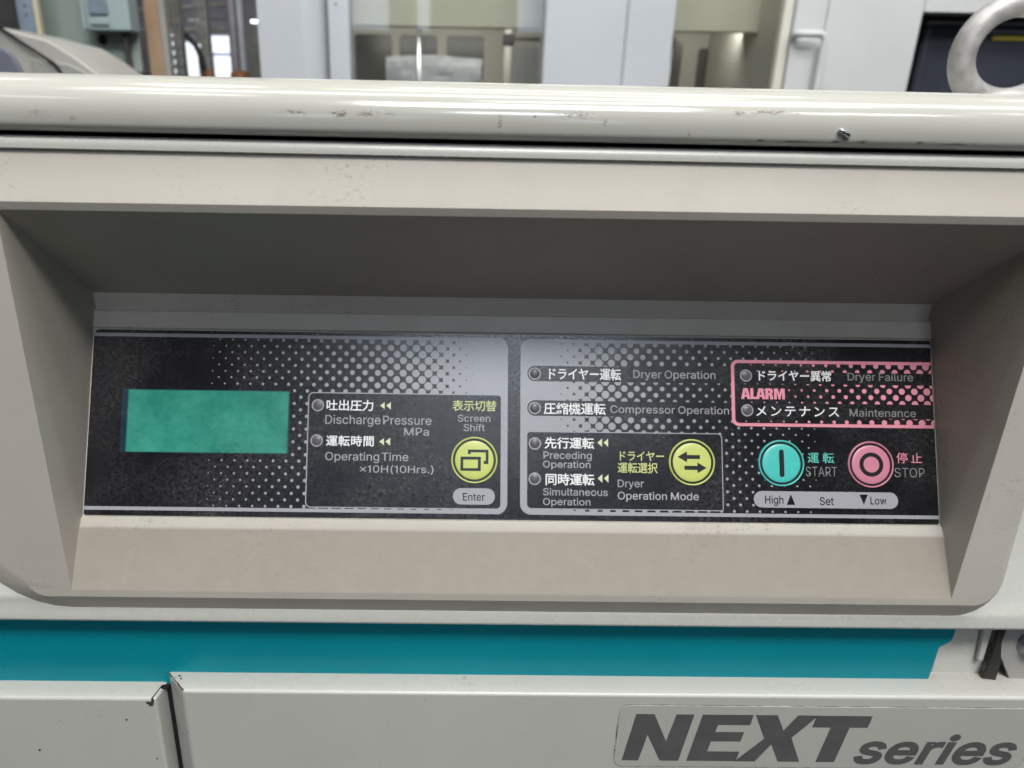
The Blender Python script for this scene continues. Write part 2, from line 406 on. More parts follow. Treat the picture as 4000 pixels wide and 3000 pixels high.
# ---------------------------------------------------------------- lettering outlines (advance, closed contours in 1/1000)
GLYPHS = {
 'L(': (273, '89,207 92,264 101,324 114,384 132,441 153,494 177,539 236,539 212,485 191,428 174,370 161,313 154,258 151,207 154,161 160,115 172,67 188,16 209,-38 236,-96 177,-96 139,-21 111,55 95,131'),
 'L)': (273, '37,-96 64,-37 86,18 102,69 113,116 120,162 122,207 119,258 112,313 99,370 82,428 62,485 37,539 97,539 121,494 142,441 159,384 173,323 181,264 184,207 178,130 161,53 134,-22 97,-96'),
 'L.': (188, '95,-4 78,-1 63,9 53,24 50,41 53,59 63,73 78,83 95,87 113,83 128,73 138,59 141,41 138,24 128,9 113,-1'),
 'L0': (453, '227,-7 174,1 130,24 95,62 69,113 53,178 48,254 53,330 69,395 95,447 130,484 174,508 227,516 279,508 323,484 358,447 384,395 400,330 405,254 400,178 384,113 359,62 323,24 279,1/227,50 261,56 290,74 313,103 330,144 340,194 344,254 340,314 330,365 313,405 290,435 261,453 227,460 192,453 163,435 140,405 123,365 113,314 109,254 113,194 123,144 140,103 163,74 192,56'),
 'L1': (453, '76,0 76,55 391,55 391,0/276,509 276,0 212,0 212,448 209,448 86,358 86,427 198,509'),
 'LA': (480, '16,0 201,509 276,509 463,0 395,0 276,334 232,478 245,478 191,302 85,0/110,142 110,199 370,199 370,142'),
 'LC': (510, '267,-7 205,1 150,25 104,63 70,115 48,179 40,254 48,329 70,393 104,445 150,484 205,508 267,516 305,513 340,504 373,490 402,471 427,447 448,418 463,385 473,348 408,348 401,373 389,395 375,413 357,428 337,440 315,449 292,454 267,456 223,450 184,432 150,403 125,364 109,314 103,254 109,194 125,145 151,105 184,76 223,59 267,53 292,55 315,60 337,69 357,81 375,96 389,114 401,136 408,160 473,160 463,124 448,91 428,62 402,38 373,19 341,5 305,-4'),
 'LD': (502, '219,0 96,0 96,57 215,57 272,63 318,81 354,110 379,149 394,198 399,255 394,312 379,361 354,399 320,428 275,446 221,452 93,452 93,509 225,509 294,501 353,478 399,441 433,391 455,329 462,255 455,181 433,119 398,68 351,31 291,8/125,509 125,0 60,0 60,509'),
 'LE': (419, '60,0 60,509 372,509 372,452 125,452 125,286 355,286 355,229 125,229 125,57 375,57 375,0'),
 'LF': (410, '60,0 60,509 369,509 369,452 125,452 125,278 346,278 346,221 125,221 125,0'),
 'LH': (517, '60,0 60,509 125,509 125,289 392,289 392,509 457,509 457,0 392,0 392,232 125,232 125,0'),
 'LL': (393, '60,0 60,509 125,509 125,57 361,57 361,0'),
 'LM': (628, '60,0 60,509 152,509 299,123 322,49 307,49 352,187 476,509 568,509 568,0 504,0 507,457 513,457 456,291 342,0 286,0 112,457 119,457 122,291 122,0'),
 'LO': (533, '267,-7 205,1 150,25 105,63 70,115 48,179 40,254 48,329 70,393 105,445 150,484 205,508 267,516 329,508 384,484 429,445 464,393 486,329 493,254 486,179 464,115 429,63 384,25 329,1/267,53 310,59 349,76 383,105 408,144 425,194 430,254 425,314 408,365 383,404 349,433 310,450 267,456 223,450 184,433 151,404 125,364 109,314 103,254 109,194 125,144 151,105 184,76 223,59'),
 'LP': (445, '60,0 60,509 235,509 289,503 332,487 366,462 390,430 404,391 409,348 404,304 390,265 366,233 332,207 289,191 235,186 109,186 109,242 233,242 269,246 297,256 318,272 333,294 342,319 344,348 342,376 333,402 318,423 297,439 268,449 232,452 125,452 125,0'),
 'LR': (449, '60,0 60,509 236,509 290,504 333,489 367,465 390,433 405,395 409,352 405,309 390,271 367,240 333,217 289,203 236,198 96,198 96,255 234,255 269,258 298,267 319,281 334,300 342,324 345,352 342,380 334,405 319,425 298,440 269,449 233,452 125,452 125,0/353,0 230,229 303,229 428,0'),
 'LS': (447, '224,-9 172,-4 128,9 91,31 64,60 46,96 38,137 104,137 110,110 123,88 142,71 166,59 194,52 224,49 257,52 286,60 311,74 329,92 341,114 346,139 342,161 332,179 316,193 296,205 245,222 184,239 128,260 86,289 60,326 52,372 58,413 75,448 102,476 138,498 180,511 227,516 275,511 316,498 351,476 377,449 394,415 401,378 337,378 326,412 302,437 267,453 225,459 194,456 167,448 145,435 129,418 118,398 115,376 119,352 131,334 148,319 169,308 212,293 312,264 359,238 379,220 395,198 405,171 408,139 403,99 386,64 360,34 323,11 278,-4'),
 'LT': (449, '32,452 32,509 417,509 417,452 257,452 257,0 193,0 193,452'),
 'La': (389, '160,-9 126,-5 94,5 68,22 48,45 35,73 30,108 34,138 43,161 58,179 78,193 100,203 125,211 252,230 265,235 273,243 276,257 273,279 267,297 256,311 240,322 220,329 196,331 171,329 149,322 132,313 118,301 107,288 100,274 41,291 57,322 79,346 104,364 133,375 163,382 194,384 215,383 239,379 263,372 286,360 306,343 322,320 333,290 337,251 337,0 277,0 277,52 272,52 264,38 252,25 236,12 215,1 190,-6/170,45 202,49 228,59 248,74 263,93 272,115 276,138 276,190 259,182 154,164 134,159 117,150 103,139 95,124 92,105 94,87 102,72 114,61 130,52 149,47'),
 'Lc': (396, '207,-8 159,-2 117,16 82,46 56,85 40,133 34,187 40,243 56,291 82,330 117,360 159,378 207,384 234,383 260,377 284,368 305,356 324,341 340,322 353,301 362,277 303,262 298,276 281,301 270,311 257,319 226,329 207,330 173,325 145,310 124,287 108,258 99,224 96,187 99,151 108,117 124,89 145,66 173,51 207,46 243,52 258,58 271,66 282,76 292,89 299,102 304,117 363,102 354,78 341,56 325,37 306,21 285,9 261,-1 235,-6'),
 'Ld': (424, '195,-8 151,-2 111,16 79,45 55,84 39,133 34,189 39,245 55,293 79,332 112,361 151,378 196,384 228,381 253,373 272,360 287,346 306,319 311,319 311,509 372,509 372,0 313,0 313,59 307,59 287,31 272,17 252,4 227,-5/205,47 236,51 263,65 284,86 299,115 309,150 312,189 309,229 300,263 284,291 263,312 237,325 205,330 172,325 145,311 124,290 108,261 99,227 96,189 99,151 109,117 124,88 145,66 172,51'),
 'Le': (404, '212,-8 161,-2 117,16 82,46 56,85 40,132 34,187 39,242 55,290 81,329 115,359 157,378 205,384 236,382 266,374 294,361 319,341 341,315 357,282 368,242 371,169 98,169 100,139 110,106 128,80 151,61 179,50 212,46 234,48 254,53 271,61 285,73 297,88 306,105 365,91 353,63 335,39 311,19 283,4 249,-5/99,221 309,221 307,237 298,269 283,294 263,314 237,326 205,330 173,326 146,313 125,294 109,270 99,241'),
 'Lf': (254, '228,379 228,327 6,327 6,379/81,0 81,432 84,461 96,486 113,505 135,519 161,527 187,530 222,527 243,521 227,468 195,474 171,470 154,460 145,443 142,419 142,0'),
 'Lg': (425, '207,-151 168,-148 134,-140 105,-127 82,-110 64,-91 51,-69 101,-41 122,-66 136,-78 154,-88 178,-95 207,-97 249,-92 282,-75 304,-47 311,-6 311,68 306,68 287,41 272,28 252,16 227,8 195,5 152,10 113,27 80,53 55,90 39,136 34,191 39,246 55,293 80,332 112,361 152,378 196,384 228,382 253,373 273,360 288,346 308,319 313,319 313,379 372,379 372,-9 367,-54 350,-90 324,-117 291,-136 251,-147/205,59 237,63 264,75 285,95 300,121 309,154 312,193 309,231 300,264 285,291 264,312 237,325 205,330 172,325 145,312 124,290 109,262 99,229 96,193 99,155 109,123 124,96 145,76 172,63'),
 'Lh': (410, '114,227 114,0 53,0 53,509 114,509 114,287 102,287 124,332 152,362 187,379 227,384 264,380 295,369 321,349 341,321 353,285 357,240 357,0 296,0 296,235 290,275 273,304 246,323 210,329 184,326 161,317 141,303 126,283 117,257'),
 'Li': (167, '53,0 53,379 114,379 114,0/84,443 67,446 54,455 44,468 41,483 44,499 54,512 67,521 84,524 100,521 114,512 123,499 126,483 123,468 114,455 100,446'),
 'Ll': (189, '101,3 74,20 58,47 53,84 53,509 114,509 115,77 120,62 130,54 170,54 181,3 151,-2'),
 'Lm': (610, '53,0 53,379 112,379 112,295 108,295 118,323 132,346 151,363 172,376 195,384 219,386 257,380 287,361 309,331 321,295 312,295 322,321 337,343 357,361 381,375 407,383 437,386 468,383 497,372 522,354 541,328 553,296 557,255 557,0 496,0 496,254 490,289 473,313 447,326 419,330 395,328 374,320 358,307 345,290 338,270 335,247 335,0 274,0 274,260 269,288 253,311 229,326 199,330 178,328 158,320 140,307 126,289 117,266 114,238 114,0'),
 'Ln': (410, '114,227 114,0 53,0 53,379 112,379 112,287 102,287 124,332 152,362 187,379 227,384 264,380 295,369 321,349 341,321 353,285 357,240 357,0 296,0 296,235 290,275 273,304 246,323 210,329 184,326 161,317 141,303 126,283 117,257'),
 'Lo': (415, '207,-8 159,-2 117,16 82,46 56,85 40,133 34,187 40,243 56,291 82,330 117,360 159,378 207,384 256,378 299,360 333,330 359,291 376,243 381,187 376,133 359,85 333,46 299,16 256,-2/207,46 242,51 270,66 292,89 307,117 316,151 319,187 316,224 307,258 292,287 270,310 242,325 207,330 173,325 145,310 124,287 108,258 99,224 96,187 99,151 108,117 124,89 145,66 173,51'),
 'Lp': (424, '53,-143 53,379 112,379 112,319 118,319 137,346 152,360 171,373 197,381 229,384 274,378 313,361 345,332 370,293 385,245 390,189 385,133 370,84 346,45 313,16 274,-2 229,-8 198,-5 173,4 153,17 138,31 118,59 114,59 114,-143/220,47 253,51 279,66 301,88 316,117 325,151 328,189 325,227 316,261 301,290 280,311 253,325 220,330 188,325 161,312 140,291 125,263 116,229 113,189 116,150 125,115 140,86 162,65 188,51'),
 'Lr': (259, '53,0 53,379 112,379 112,321 115,321 130,347 152,367 181,380 221,385 243,384 243,322 207,326 182,323 159,315 140,301 126,284 117,262 114,237 114,0'),
 'Ls': (365, '182,-8 145,-5 112,3 84,18 62,38 45,63 36,94 94,107 105,79 124,60 150,49 181,45 217,50 244,62 262,81 268,103 265,121 254,136 237,147 212,155 149,170 104,186 72,208 53,237 47,274 51,305 65,332 87,354 115,370 149,381 187,384 223,381 254,372 279,358 299,339 314,316 324,290 268,277 258,298 243,316 219,328 187,333 156,329 131,317 114,299 109,277 112,258 124,243 144,232 172,223 229,209 275,194 306,171 325,142 331,107 326,75 312,47 290,24 260,6 223,-5'),
 'Lt': (227, '204,379 204,327 6,327 6,379/65,471 126,471 126,98 128,76 136,61 150,53 177,50 202,54 213,2 180,-4 168,-4 125,2 92,21 72,52 65,93'),
 'Lu': (410, '182,-5 146,-1 115,11 89,31 69,59 57,95 53,139 53,379 114,379 114,144 119,105 137,75 164,56 200,50 226,53 249,62 268,77 283,97 293,122 296,153 296,379 357,379 357,0 298,0 298,92 307,92 286,47 257,17 222,0'),
 'Lw': (567, '138,0 23,379 87,379 154,137 175,41 165,41 206,214 252,379 316,379 382,136 402,41 391,41 423,176 480,379 545,379 429,0 368,0 297,252 277,338 291,338 248,172 199,0'),
 'Ly': (389, '47,-139 61,-86 88,-90 104,-89 118,-84 130,-74 141,-58 151,-36 163,-1 17,379 84,379 177,121 206,21 184,21 212,121 305,379 371,379 204,-58 191,-85 177,-107 159,-124 139,-136 117,-143 77,-145'),
 'L×': (453, '348,38 67,320 106,360 387,78/106,38 67,78 348,360 387,320'),
 'Jイ': (350, '30,126 44,99 115,125 178,156 175,-11 210,-11 208,174 258,212 302,252 279,274 236,231 183,192 115,156'),
 'Jス': (350, '280,234 262,248 236,245 65,247 65,215 237,217 214,168 179,120 115,61 35,16 57,-8 131,37 194,95 247,42 290,-9 315,12 269,62 213,116 247,168'),
 'Jテ': (350, '75,259 75,230 281,230 281,259/33,171 33,142 169,143 164,96 148,56 120,25 82,2 108,-17 149,12 177,47 192,91 198,143 320,142 320,171'),
 'Jド': (350, '230,252 210,243 242,190 262,199/272,270 253,261 285,208 305,218/105,-15 138,-15 136,141 205,117 273,85 286,115 214,146 136,173 139,266 104,266 107,230'),
 'Jナ': (350, '34,191 34,161 170,162 147,69 75,7 102,-13 177,61 199,162 323,161 323,190 199,189 201,271 167,271 170,189'),
 'Jメ': (350, '98,214 80,192 179,121 119,61 40,11 64,-11 143,43 201,102 284,22 306,46 220,126 250,179 284,255 251,266 244,240 225,193 197,145'),
 'Jヤ': (350, '321,221 301,235 138,201 118,278 86,270 109,196 22,182 30,152 116,170 165,-15 198,-8 145,176 279,202 247,158 204,114 232,100 281,158'),
 'Jラ': (350, '81,261 81,232 282,232 282,261/307,168 287,181 268,178 49,180 49,151 270,152 254,112 228,75 174,35 105,11 126,-14 192,12 252,59 283,106'),
 'Jン': (350, '79,257 60,235 147,162 169,184 126,222/49,22 68,-7 145,16 206,48 275,106 323,172 306,202 261,134 189,73 130,43'),
 'Jー': (350, '36,152 36,117 314,117 314,152'),
 'J停': (350, '164,202 278,202 278,173 164,173/139,221 139,154 304,154 304,221/108,132 108,75 131,75 131,110 309,110 309,75 333,75 333,132/197,289 211,263 114,263 114,240 333,240 333,263 239,263 221,296/139,84 139,63 208,63 207,-3 155,-4 164,-27 220,-23 231,-15 234,1 234,63 301,63 301,84/92,293 57,217 11,154 26,128 56,166 56,-28 80,-28 80,206 116,286'),
 'J先': (350, '162,294 162,239 100,239 113,280 86,286 67,227 36,173 58,161 90,214 162,214 162,144 21,144 21,118 113,118 90,42 16,-8 33,-30 114,29 140,118 207,118 207,15 215,-15 246,-22 296,-22 324,-9 334,44 310,55 306,12 293,3 236,5 233,15 233,118 329,118 329,144 188,144 188,214 304,214 304,239 188,239 188,294'),
 'J出': (350, '36,119 36,-7 285,-7 285,-27 313,-27 313,119 285,119 285,19 189,19 189,141 299,141 299,263 271,263 271,167 189,167 189,294 160,294 160,167 80,167 80,262 53,262 53,141 160,141 160,19 65,19 65,119'),
 'J切': (350, '147,263 147,238 203,238 188,96 109,-7 128,-28 212,84 230,238 302,238 294,69 281,8 275,3 221,4 229,-23 278,-23 294,-19 306,-8 321,60 329,263/53,23 75,37 154,74 150,97 81,68 81,174 152,189 147,213 81,199 81,280 56,280 56,194 10,184 14,160 56,169 56,72 50,56 40,47'),
 'J力': (350, '144,293 144,218 29,218 29,191 142,191 114,88 19,-9 39,-29 141,77 169,191 290,191 278,56 262,6 255,1 191,2 200,-25 256,-25 273,-21 286,-11 304,49 318,218 171,218 171,293'),
 'J同': (350, '87,214 87,192 265,192 265,214/129,132 221,132 221,66 129,66/105,155 105,18 129,18 129,43 246,43 246,155/31,276 31,-29 56,-29 56,251 294,251 292,-1 237,-3 247,-28 283,-27 305,-23 317,-14 320,5 320,276'),
 'J吐': (350, '139,183 139,158 216,158 216,13 114,13 114,-13 337,-13 337,13 243,13 243,158 326,158 326,183 243,183 243,289 216,289 216,183/26,262 26,31 50,31 50,58 120,58 120,262/50,237 95,237 95,84 50,84'),
 'J圧': (350, '48,271 48,169 42,78 12,-14 35,-27 67,71 74,169 74,245 328,245 328,271/185,227 185,148 93,148 93,123 185,123 185,9 69,9 69,-16 334,-16 334,9 212,9 212,123 311,123 311,148 212,148 212,227'),
 'J常': (350, '110,172 242,172 242,138 110,138/53,89 53,-12 79,-12 79,65 166,65 166,-28 193,-28 193,65 275,65 273,11 222,10 231,-14 287,-10 298,-1 301,15 301,89 193,89 193,118 269,118 269,192 84,192 84,118 166,118 166,89/59,281 86,240 30,240 30,165 55,165 55,217 297,217 297,165 322,165 322,240 190,240 190,294 164,294 164,240 91,240 112,250 83,291/267,291 237,249 259,240 294,282'),
 'J択': (350, '160,274 160,155 152,70 111,-11 131,-28 173,49 185,133 229,133 263,35 324,-29 342,-6 287,49 255,133 323,133 323,274/186,249 297,249 297,158 186,158/12,109 18,84 69,96 67,-2 20,-4 28,-28 61,-27 80,-23 91,-14 94,4 94,103 144,116 142,139 94,128 94,198 142,198 142,223 94,223 94,294 69,294 69,223 16,223 16,198 69,198 69,122'),
 'J時': (350, '156,73 182,42 200,12 223,25 203,55 177,85/221,294 221,252 147,252 147,229 221,229 221,185 133,185 133,161 267,161 267,121 134,121 134,98 267,98 266,-2 213,-3 222,-28 257,-27 279,-23 290,-14 293,3 293,98 334,98 334,121 293,121 293,161 338,161 338,185 247,185 247,229 323,229 323,252 247,252 247,294/102,146 102,65 51,65 51,146/102,169 51,169 51,247 102,247/27,271 27,12 51,12 51,41 127,41 127,271'),
 'J替': (350, '91,43 258,43 258,8 91,8/91,64 91,98 258,98 258,64/65,120 65,-28 91,-28 91,-15 258,-15 258,-27 285,-27 285,120/85,294 85,263 32,263 32,242 85,242 83,211 21,211 21,190 77,190 56,157 15,127 33,109 71,137 94,168 143,129 160,147 103,190 164,190 164,211 109,211 111,242 157,242 157,263 111,263 111,294/236,294 236,263 184,263 184,242 236,242 234,211 177,211 177,190 227,190 206,163 167,139 184,121 227,149 250,182 280,140 321,112 338,132 299,155 270,190 329,190 329,211 259,211 262,242 318,242 318,263 262,263 262,294'),
 'J機': (350, '56,294 56,227 17,227 17,202 52,202 34,131 9,73 21,48 40,90 56,145 56,-28 77,-28 77,147 96,106 109,125 77,179 77,202 106,202 106,227 77,227 77,294/201,292 206,196 216,113 162,113 162,134 140,134 140,113 113,113 113,92 139,92 127,40 87,-11 104,-27 139,12 157,56 194,20 210,36 161,79 162,92 220,92 240,28 210,7 174,-9 189,-26 251,8 275,-17 306,-28 325,-17 338,23 320,36 314,7 305,-2 286,5 269,23 293,50 312,80 290,88 276,65 258,44 243,92 328,92 328,113 298,113 308,123 271,148 258,136 289,113 238,113 228,195 223,292/246,143 310,153 314,139 331,145 312,197 296,192 305,170 268,166 295,202 320,244 300,252 289,228 263,226 293,281 274,287 242,225 236,222 242,203 278,210 248,167 239,162/120,136 183,147 187,133 204,139 187,191 170,186 178,164 143,159 171,196 196,237 178,244 166,222 138,218 173,280 154,286 124,227 111,215 117,196 155,203 122,160 113,155'),
 'J止': (350, '66,217 66,15 17,15 17,-11 332,-11 332,15 202,15 202,151 317,151 317,177 202,177 202,293 175,293 175,15 93,15 93,217'),
 'J異': (350, '204,15 310,-29 331,-9 221,33/125,32 78,10 21,-9 38,-28 97,-9 149,16/53,280 53,156 103,156 103,123 41,123 41,100 103,100 103,60 19,60 19,36 332,36 332,60 248,60 248,100 312,100 312,123 248,123 248,156 298,156 298,280/130,60 130,100 221,100 221,60/130,123 130,156 221,156 221,123/78,209 161,209 161,177 78,177/187,209 272,209 272,177 187,177/78,259 161,259 161,228 78,228/187,259 272,259 272,228 187,228'),
 'J示': (350, '82,123 52,66 12,20 36,4 77,54 109,116/239,112 276,56 301,4 327,15 301,68 264,122/52,268 52,242 299,242 299,268/21,183 21,157 161,157 160,1 99,0 109,-28 148,-27 173,-23 186,-13 190,6 190,157 329,157 329,183'),
 'J縮': (350, '64,66 72,-9 92,-4 83,70/27,69 21,26 11,-12 30,-20 48,65/102,74 121,5 139,12 119,79/176,214 159,157 132,103 110,163 92,157 106,121 50,113 91,168 127,230 107,242 81,193 45,190 97,284 75,294 51,239 21,192 12,186 20,163 68,172 26,114 14,107 22,84 111,102 113,92 130,99 125,93 139,76 157,101 157,-28 179,-28 179,146 200,209/207,141 207,-28 229,-28 229,-11 301,-11 301,-26 325,-26 325,141 268,141 278,177 332,177 332,199 199,199 199,177 251,177 244,141/210,286 224,260 136,260 136,202 160,202 160,238 306,238 306,207 330,207 330,260 251,260 231,296/229,56 301,56 301,10 229,10/229,77 229,120 301,120 301,77'),
 'J行': (350, '152,273 152,248 325,248 325,273/93,294 57,254 12,218 28,197 76,237 119,284/137,176 137,151 255,151 253,0 191,-1 200,-27 266,-23 278,-13 282,6 282,151 334,151 334,176/107,219 63,161 9,113 27,91 67,127 67,-29 93,-29 93,156 132,210'),
 'J表': (350, '88,-28 207,13 203,36 117,11 117,88 147,110 172,135 230,41 321,-16 339,7 290,27 250,57 318,106 296,121 235,72 214,102 198,135 327,135 327,158 188,158 188,189 300,189 300,210 188,210 188,240 316,240 316,263 188,263 188,294 161,294 161,263 37,263 37,240 161,240 161,210 55,210 55,189 161,189 161,158 23,158 23,135 139,135 80,94 13,64 30,43 90,71 90,19 86,4 77,-4'),
 'J転': (350, '186,266 186,241 323,241 323,266/270,83 295,25 201,16 232,75 259,141 335,141 335,166 171,166 171,141 228,141 203,76 172,18 162,10 171,-16 199,-10 304,2 314,-28 338,-19 293,91/27,207 27,85 81,85 81,56 14,56 14,33 81,33 81,-28 105,-28 105,33 168,33 168,56 105,56 105,85 160,85 160,207 105,207 105,233 167,233 167,256 105,256 105,294 81,294 81,256 19,256 19,233 81,233 81,207/48,137 83,137 83,104 48,104/103,137 138,137 138,104 103,104/48,187 83,187 83,155 48,155/103,187 138,187 138,155 103,155'),
 'J運': (350, '109,282 109,218 132,218 132,262 301,262 301,218 326,218 326,282/24,266 51,235 71,204 95,218 73,248 45,279/150,130 203,130 203,106 150,106/229,130 283,130 283,106 229,106/150,170 203,170 203,147 150,147/229,170 283,170 283,147 229,147/109,67 109,46 203,46 203,18 229,18 229,46 328,46 328,67 229,67 229,88 307,88 307,188 229,188 229,209 296,209 296,229 229,229 229,247 203,247 203,229 134,229 134,209 203,209 203,188 127,188 127,88 203,88 203,67/89,156 16,156 16,131 63,131 63,44 40,28 15,2 32,-21 56,11 76,25 109,4 151,-12 208,-16 331,-13 338,13 208,7 156,10 116,24 89,43'),
 'J選': (350, '233,58 272,37 303,15 325,28 250,71/179,70 148,49 112,31 131,15 168,36 201,62/21,268 52,238 76,209 97,225 73,254 41,282/244,170 244,145 187,145 187,170 164,170 164,145 116,145 116,125 164,125 164,92 102,92 102,71 332,71 332,92 269,92 269,125 318,125 318,145 269,145 269,170/187,125 244,125 244,92 187,92/134,262 184,262 184,238 134,238/112,280 112,203 119,181 144,176 189,176 208,182 216,204 197,212 194,197 186,194 136,196 134,220 206,220 206,280/248,262 299,262 299,238 248,238/226,280 226,204 233,181 259,176 306,176 326,182 334,206 315,213 312,198 303,194 250,196 248,220 321,220 321,280/88,160 20,160 20,135 63,135 63,30 39,17 15,-3 33,-25 60,1 83,13 117,-5 159,-18 212,-21 331,-18 338,8 212,2 162,5 123,16 88,35'),
 'J間': (350, '215,59 215,25 133,25 133,59/215,79 133,79 133,112 215,112/109,132 109,-13 133,-13 133,5 240,5 240,132/134,210 134,179 58,179 58,210/134,229 58,229 58,259 134,259/294,210 294,179 215,179 215,210/294,229 215,229 215,259 294,259/190,279 190,158 294,158 292,1 237,-1 246,-28 282,-27 305,-23 317,-13 321,7 321,279/32,279 32,-28 58,-28 58,159 159,159 159,279'),
}

def outline(key):
    if key == 'L1': return 300, [[(150, 0), (150, 395), (40, 395), (40, 440), (120, 455), (165, 509), (215, 509), (215, 0)]]
    if key == 'L×': return 440, [[(45, 90), (185, 230), (45, 370), (80, 405), (220, 265), (360, 405), (395, 370), (255, 230), (395, 90), (360, 55), (220, 195), (80, 55)]]
    adv, s = GLYPHS[key]
    return adv, [[tuple(float(a) for a in p.split(',')) for p in l.split(' ')] for l in s.split('/')]

def fill_mesh(name, loops, offset=0.0):
    cu = bpy.data.curves.new(name, 'CURVE'); cu.dimensions = '2D'; cu.fill_mode = 'BOTH'
    for l in loops:
        sp = cu.splines.new('POLY'); sp.points.add(len(l)-1)
        for i, (x, y) in enumerate(l): sp.points[i].co = (x, y, 0, 1)
        sp.use_cyclic_u = True
    cu.offset = offset
    o = bpy.data.objects.new(name, cu); COL.objects.link(o)
    bpy.context.view_layer.update()
    me = bpy.data.meshes.new_from_object(o)
    me.name = name
    bpy.data.objects.remove(o); bpy.data.curves.remove(cu)
    return me

def area2(l): return sum(l[i-1][0]*l[i][1]-l[i][0]*l[i-1][1] for i in range(len(l)))
def inside(p, l):
    c = False
    for i in range(len(l)):
        (x1, y1), (x2, y2) = l[i-1], l[i]
        if (y1 > p[1]) != (y2 > p[1]) and p[0] < (x2-x1)*(p[1]-y1)/(y2-y1)+x1: c = not c
    return c
def grow(l, d, sgn):
    out = []
    n = len(l)
    for i in range(n):
        a, b_, c = l[i-1], l[i], l[(i+1) % n]
        e1 = Vector((b_[0]-a[0], b_[1]-a[1])); e2 = Vector((c[0]-b_[0], c[1]-b_[1]))
        if e1.length < 1e-9 or e2.length < 1e-9: out.append(b_); continue
        e1.normalize(); e2.normalize()
        n1 = Vector((e1.y, -e1.x)); n2 = Vector((e2.y, -e2.x))
        k = 1+n1.dot(n2)
        m = (n1+n2)/max(k, .5)
        out.append((b_[0]+m.x*d*sgn, b_[1]+m.y*d*sgn))
    return out

def text_mesh(txt, font, width, height, weight=0, shear=0.0, space=150):
    """lettering fitted to width x height (mm), origin at the left end of the baseline; weight thickens strokes"""
    items = []; x = 0
    if font == 'j':
        gl = [outline('J'+c) for c in txt]
        allp = [p for _, ls in gl for l in ls for p in l]
        y0 = min(p[1] for p in allp); y1 = max(p[1] for p in allp)
        sy = height/(y1-y0); n = len(txt)
        pitch_ = (width-height*1.02)/max(1, n-1)
        sx_ = min(sy*1.06, pitch_/350*1.02 if n > 1 else sy)
        for i, (adv, ls) in enumerate(gl):
            xo = i*pitch_ + height*.51 - 175*sx_
            items.append([[(xo+px*sx_, (py-y0)*sy) for px, py in l] for l in ls])
    else:
        raw = []
        for c in txt:
            if c == ' ': x += space; continue
            adv, ls = outline('L'+c)
            raw.append([[(x+px, py) for px, py in l] for l in ls]); x += adv
        ap = [p[0] for g in raw for l in g for p in l]
        x0 = min(ap); x1 = max(ap)
        caph = 519 if shear == 0 else 393
        sx_, sy = width/(x1-x0), height/caph
        items = [[[((px-x0)*sx_ + shear*py*sy, py*sy) for px, py in l] for l in g] for g in raw]
    levels = [[], [], [], [], [], [], [], []]
    for g in items:
        g.sort(key=lambda l: -abs(area2(l)))
        s0 = 1 if area2(g[0]) > 0 else -1
        solid = [l for l in g if area2(l)*s0 > 0]; holes = [l for l in g if area2(l)*s0 < 0]
        own = {i: [] for i in range(len(solid))}
        for h in holes:
            cand = [i for i, l in enumerate(solid) if all(inside(p, l) for p in h)]
            if cand: own[cand[-1]].append(h)
        for i, l in enumerate(solid):
            loops = [l]+own[i]
            if weight: loops = [grow(q, weight*.04, s0) for q in loops]
            levels[min(i, 7)] += loops if i < 8 else []
            if i >= 8: levels[7] += loops
    bm = bmesh.new()
    for k, loops in enumerate(levels):
        if not loops: continue
        m1 = fill_mesh("layer", [[(a*.001, b*.001) for a, b in l] for l in loops])
        for v_ in m1.vertices: v_.co.z = k*.000006
        bm.from_mesh(m1); bpy.data.meshes.remove(m1)
    me = bpy.data.meshes.new("lettering"); bm.to_mesh(me); bm.free()
    return me

# ================================================================ THE COMPRESSOR
comp = empty("air_compressor", (0, .3, -1.0), "ivory and teal packaged air compressor with a recessed beige control panel, filling the foreground", "air compressor")
XL, XR = -430, 430

# top cover: long bullnose edge
prof = [(14, 166.5)] + [(6, 166.5)] + arc(6, 169.4, 4, 2.9, 270, 180, 6)[1:] + [(2, 171.2)] + arc(15.5, 171.2, 13.5, 12.3, 180, 90, 22)[1:] + [(60, 183.5), (700, 183.5), (700, 166.5)]
cover = extrude_x("top_cover", prof, XL, XR, M['cover'], comp, tilt=.0044)
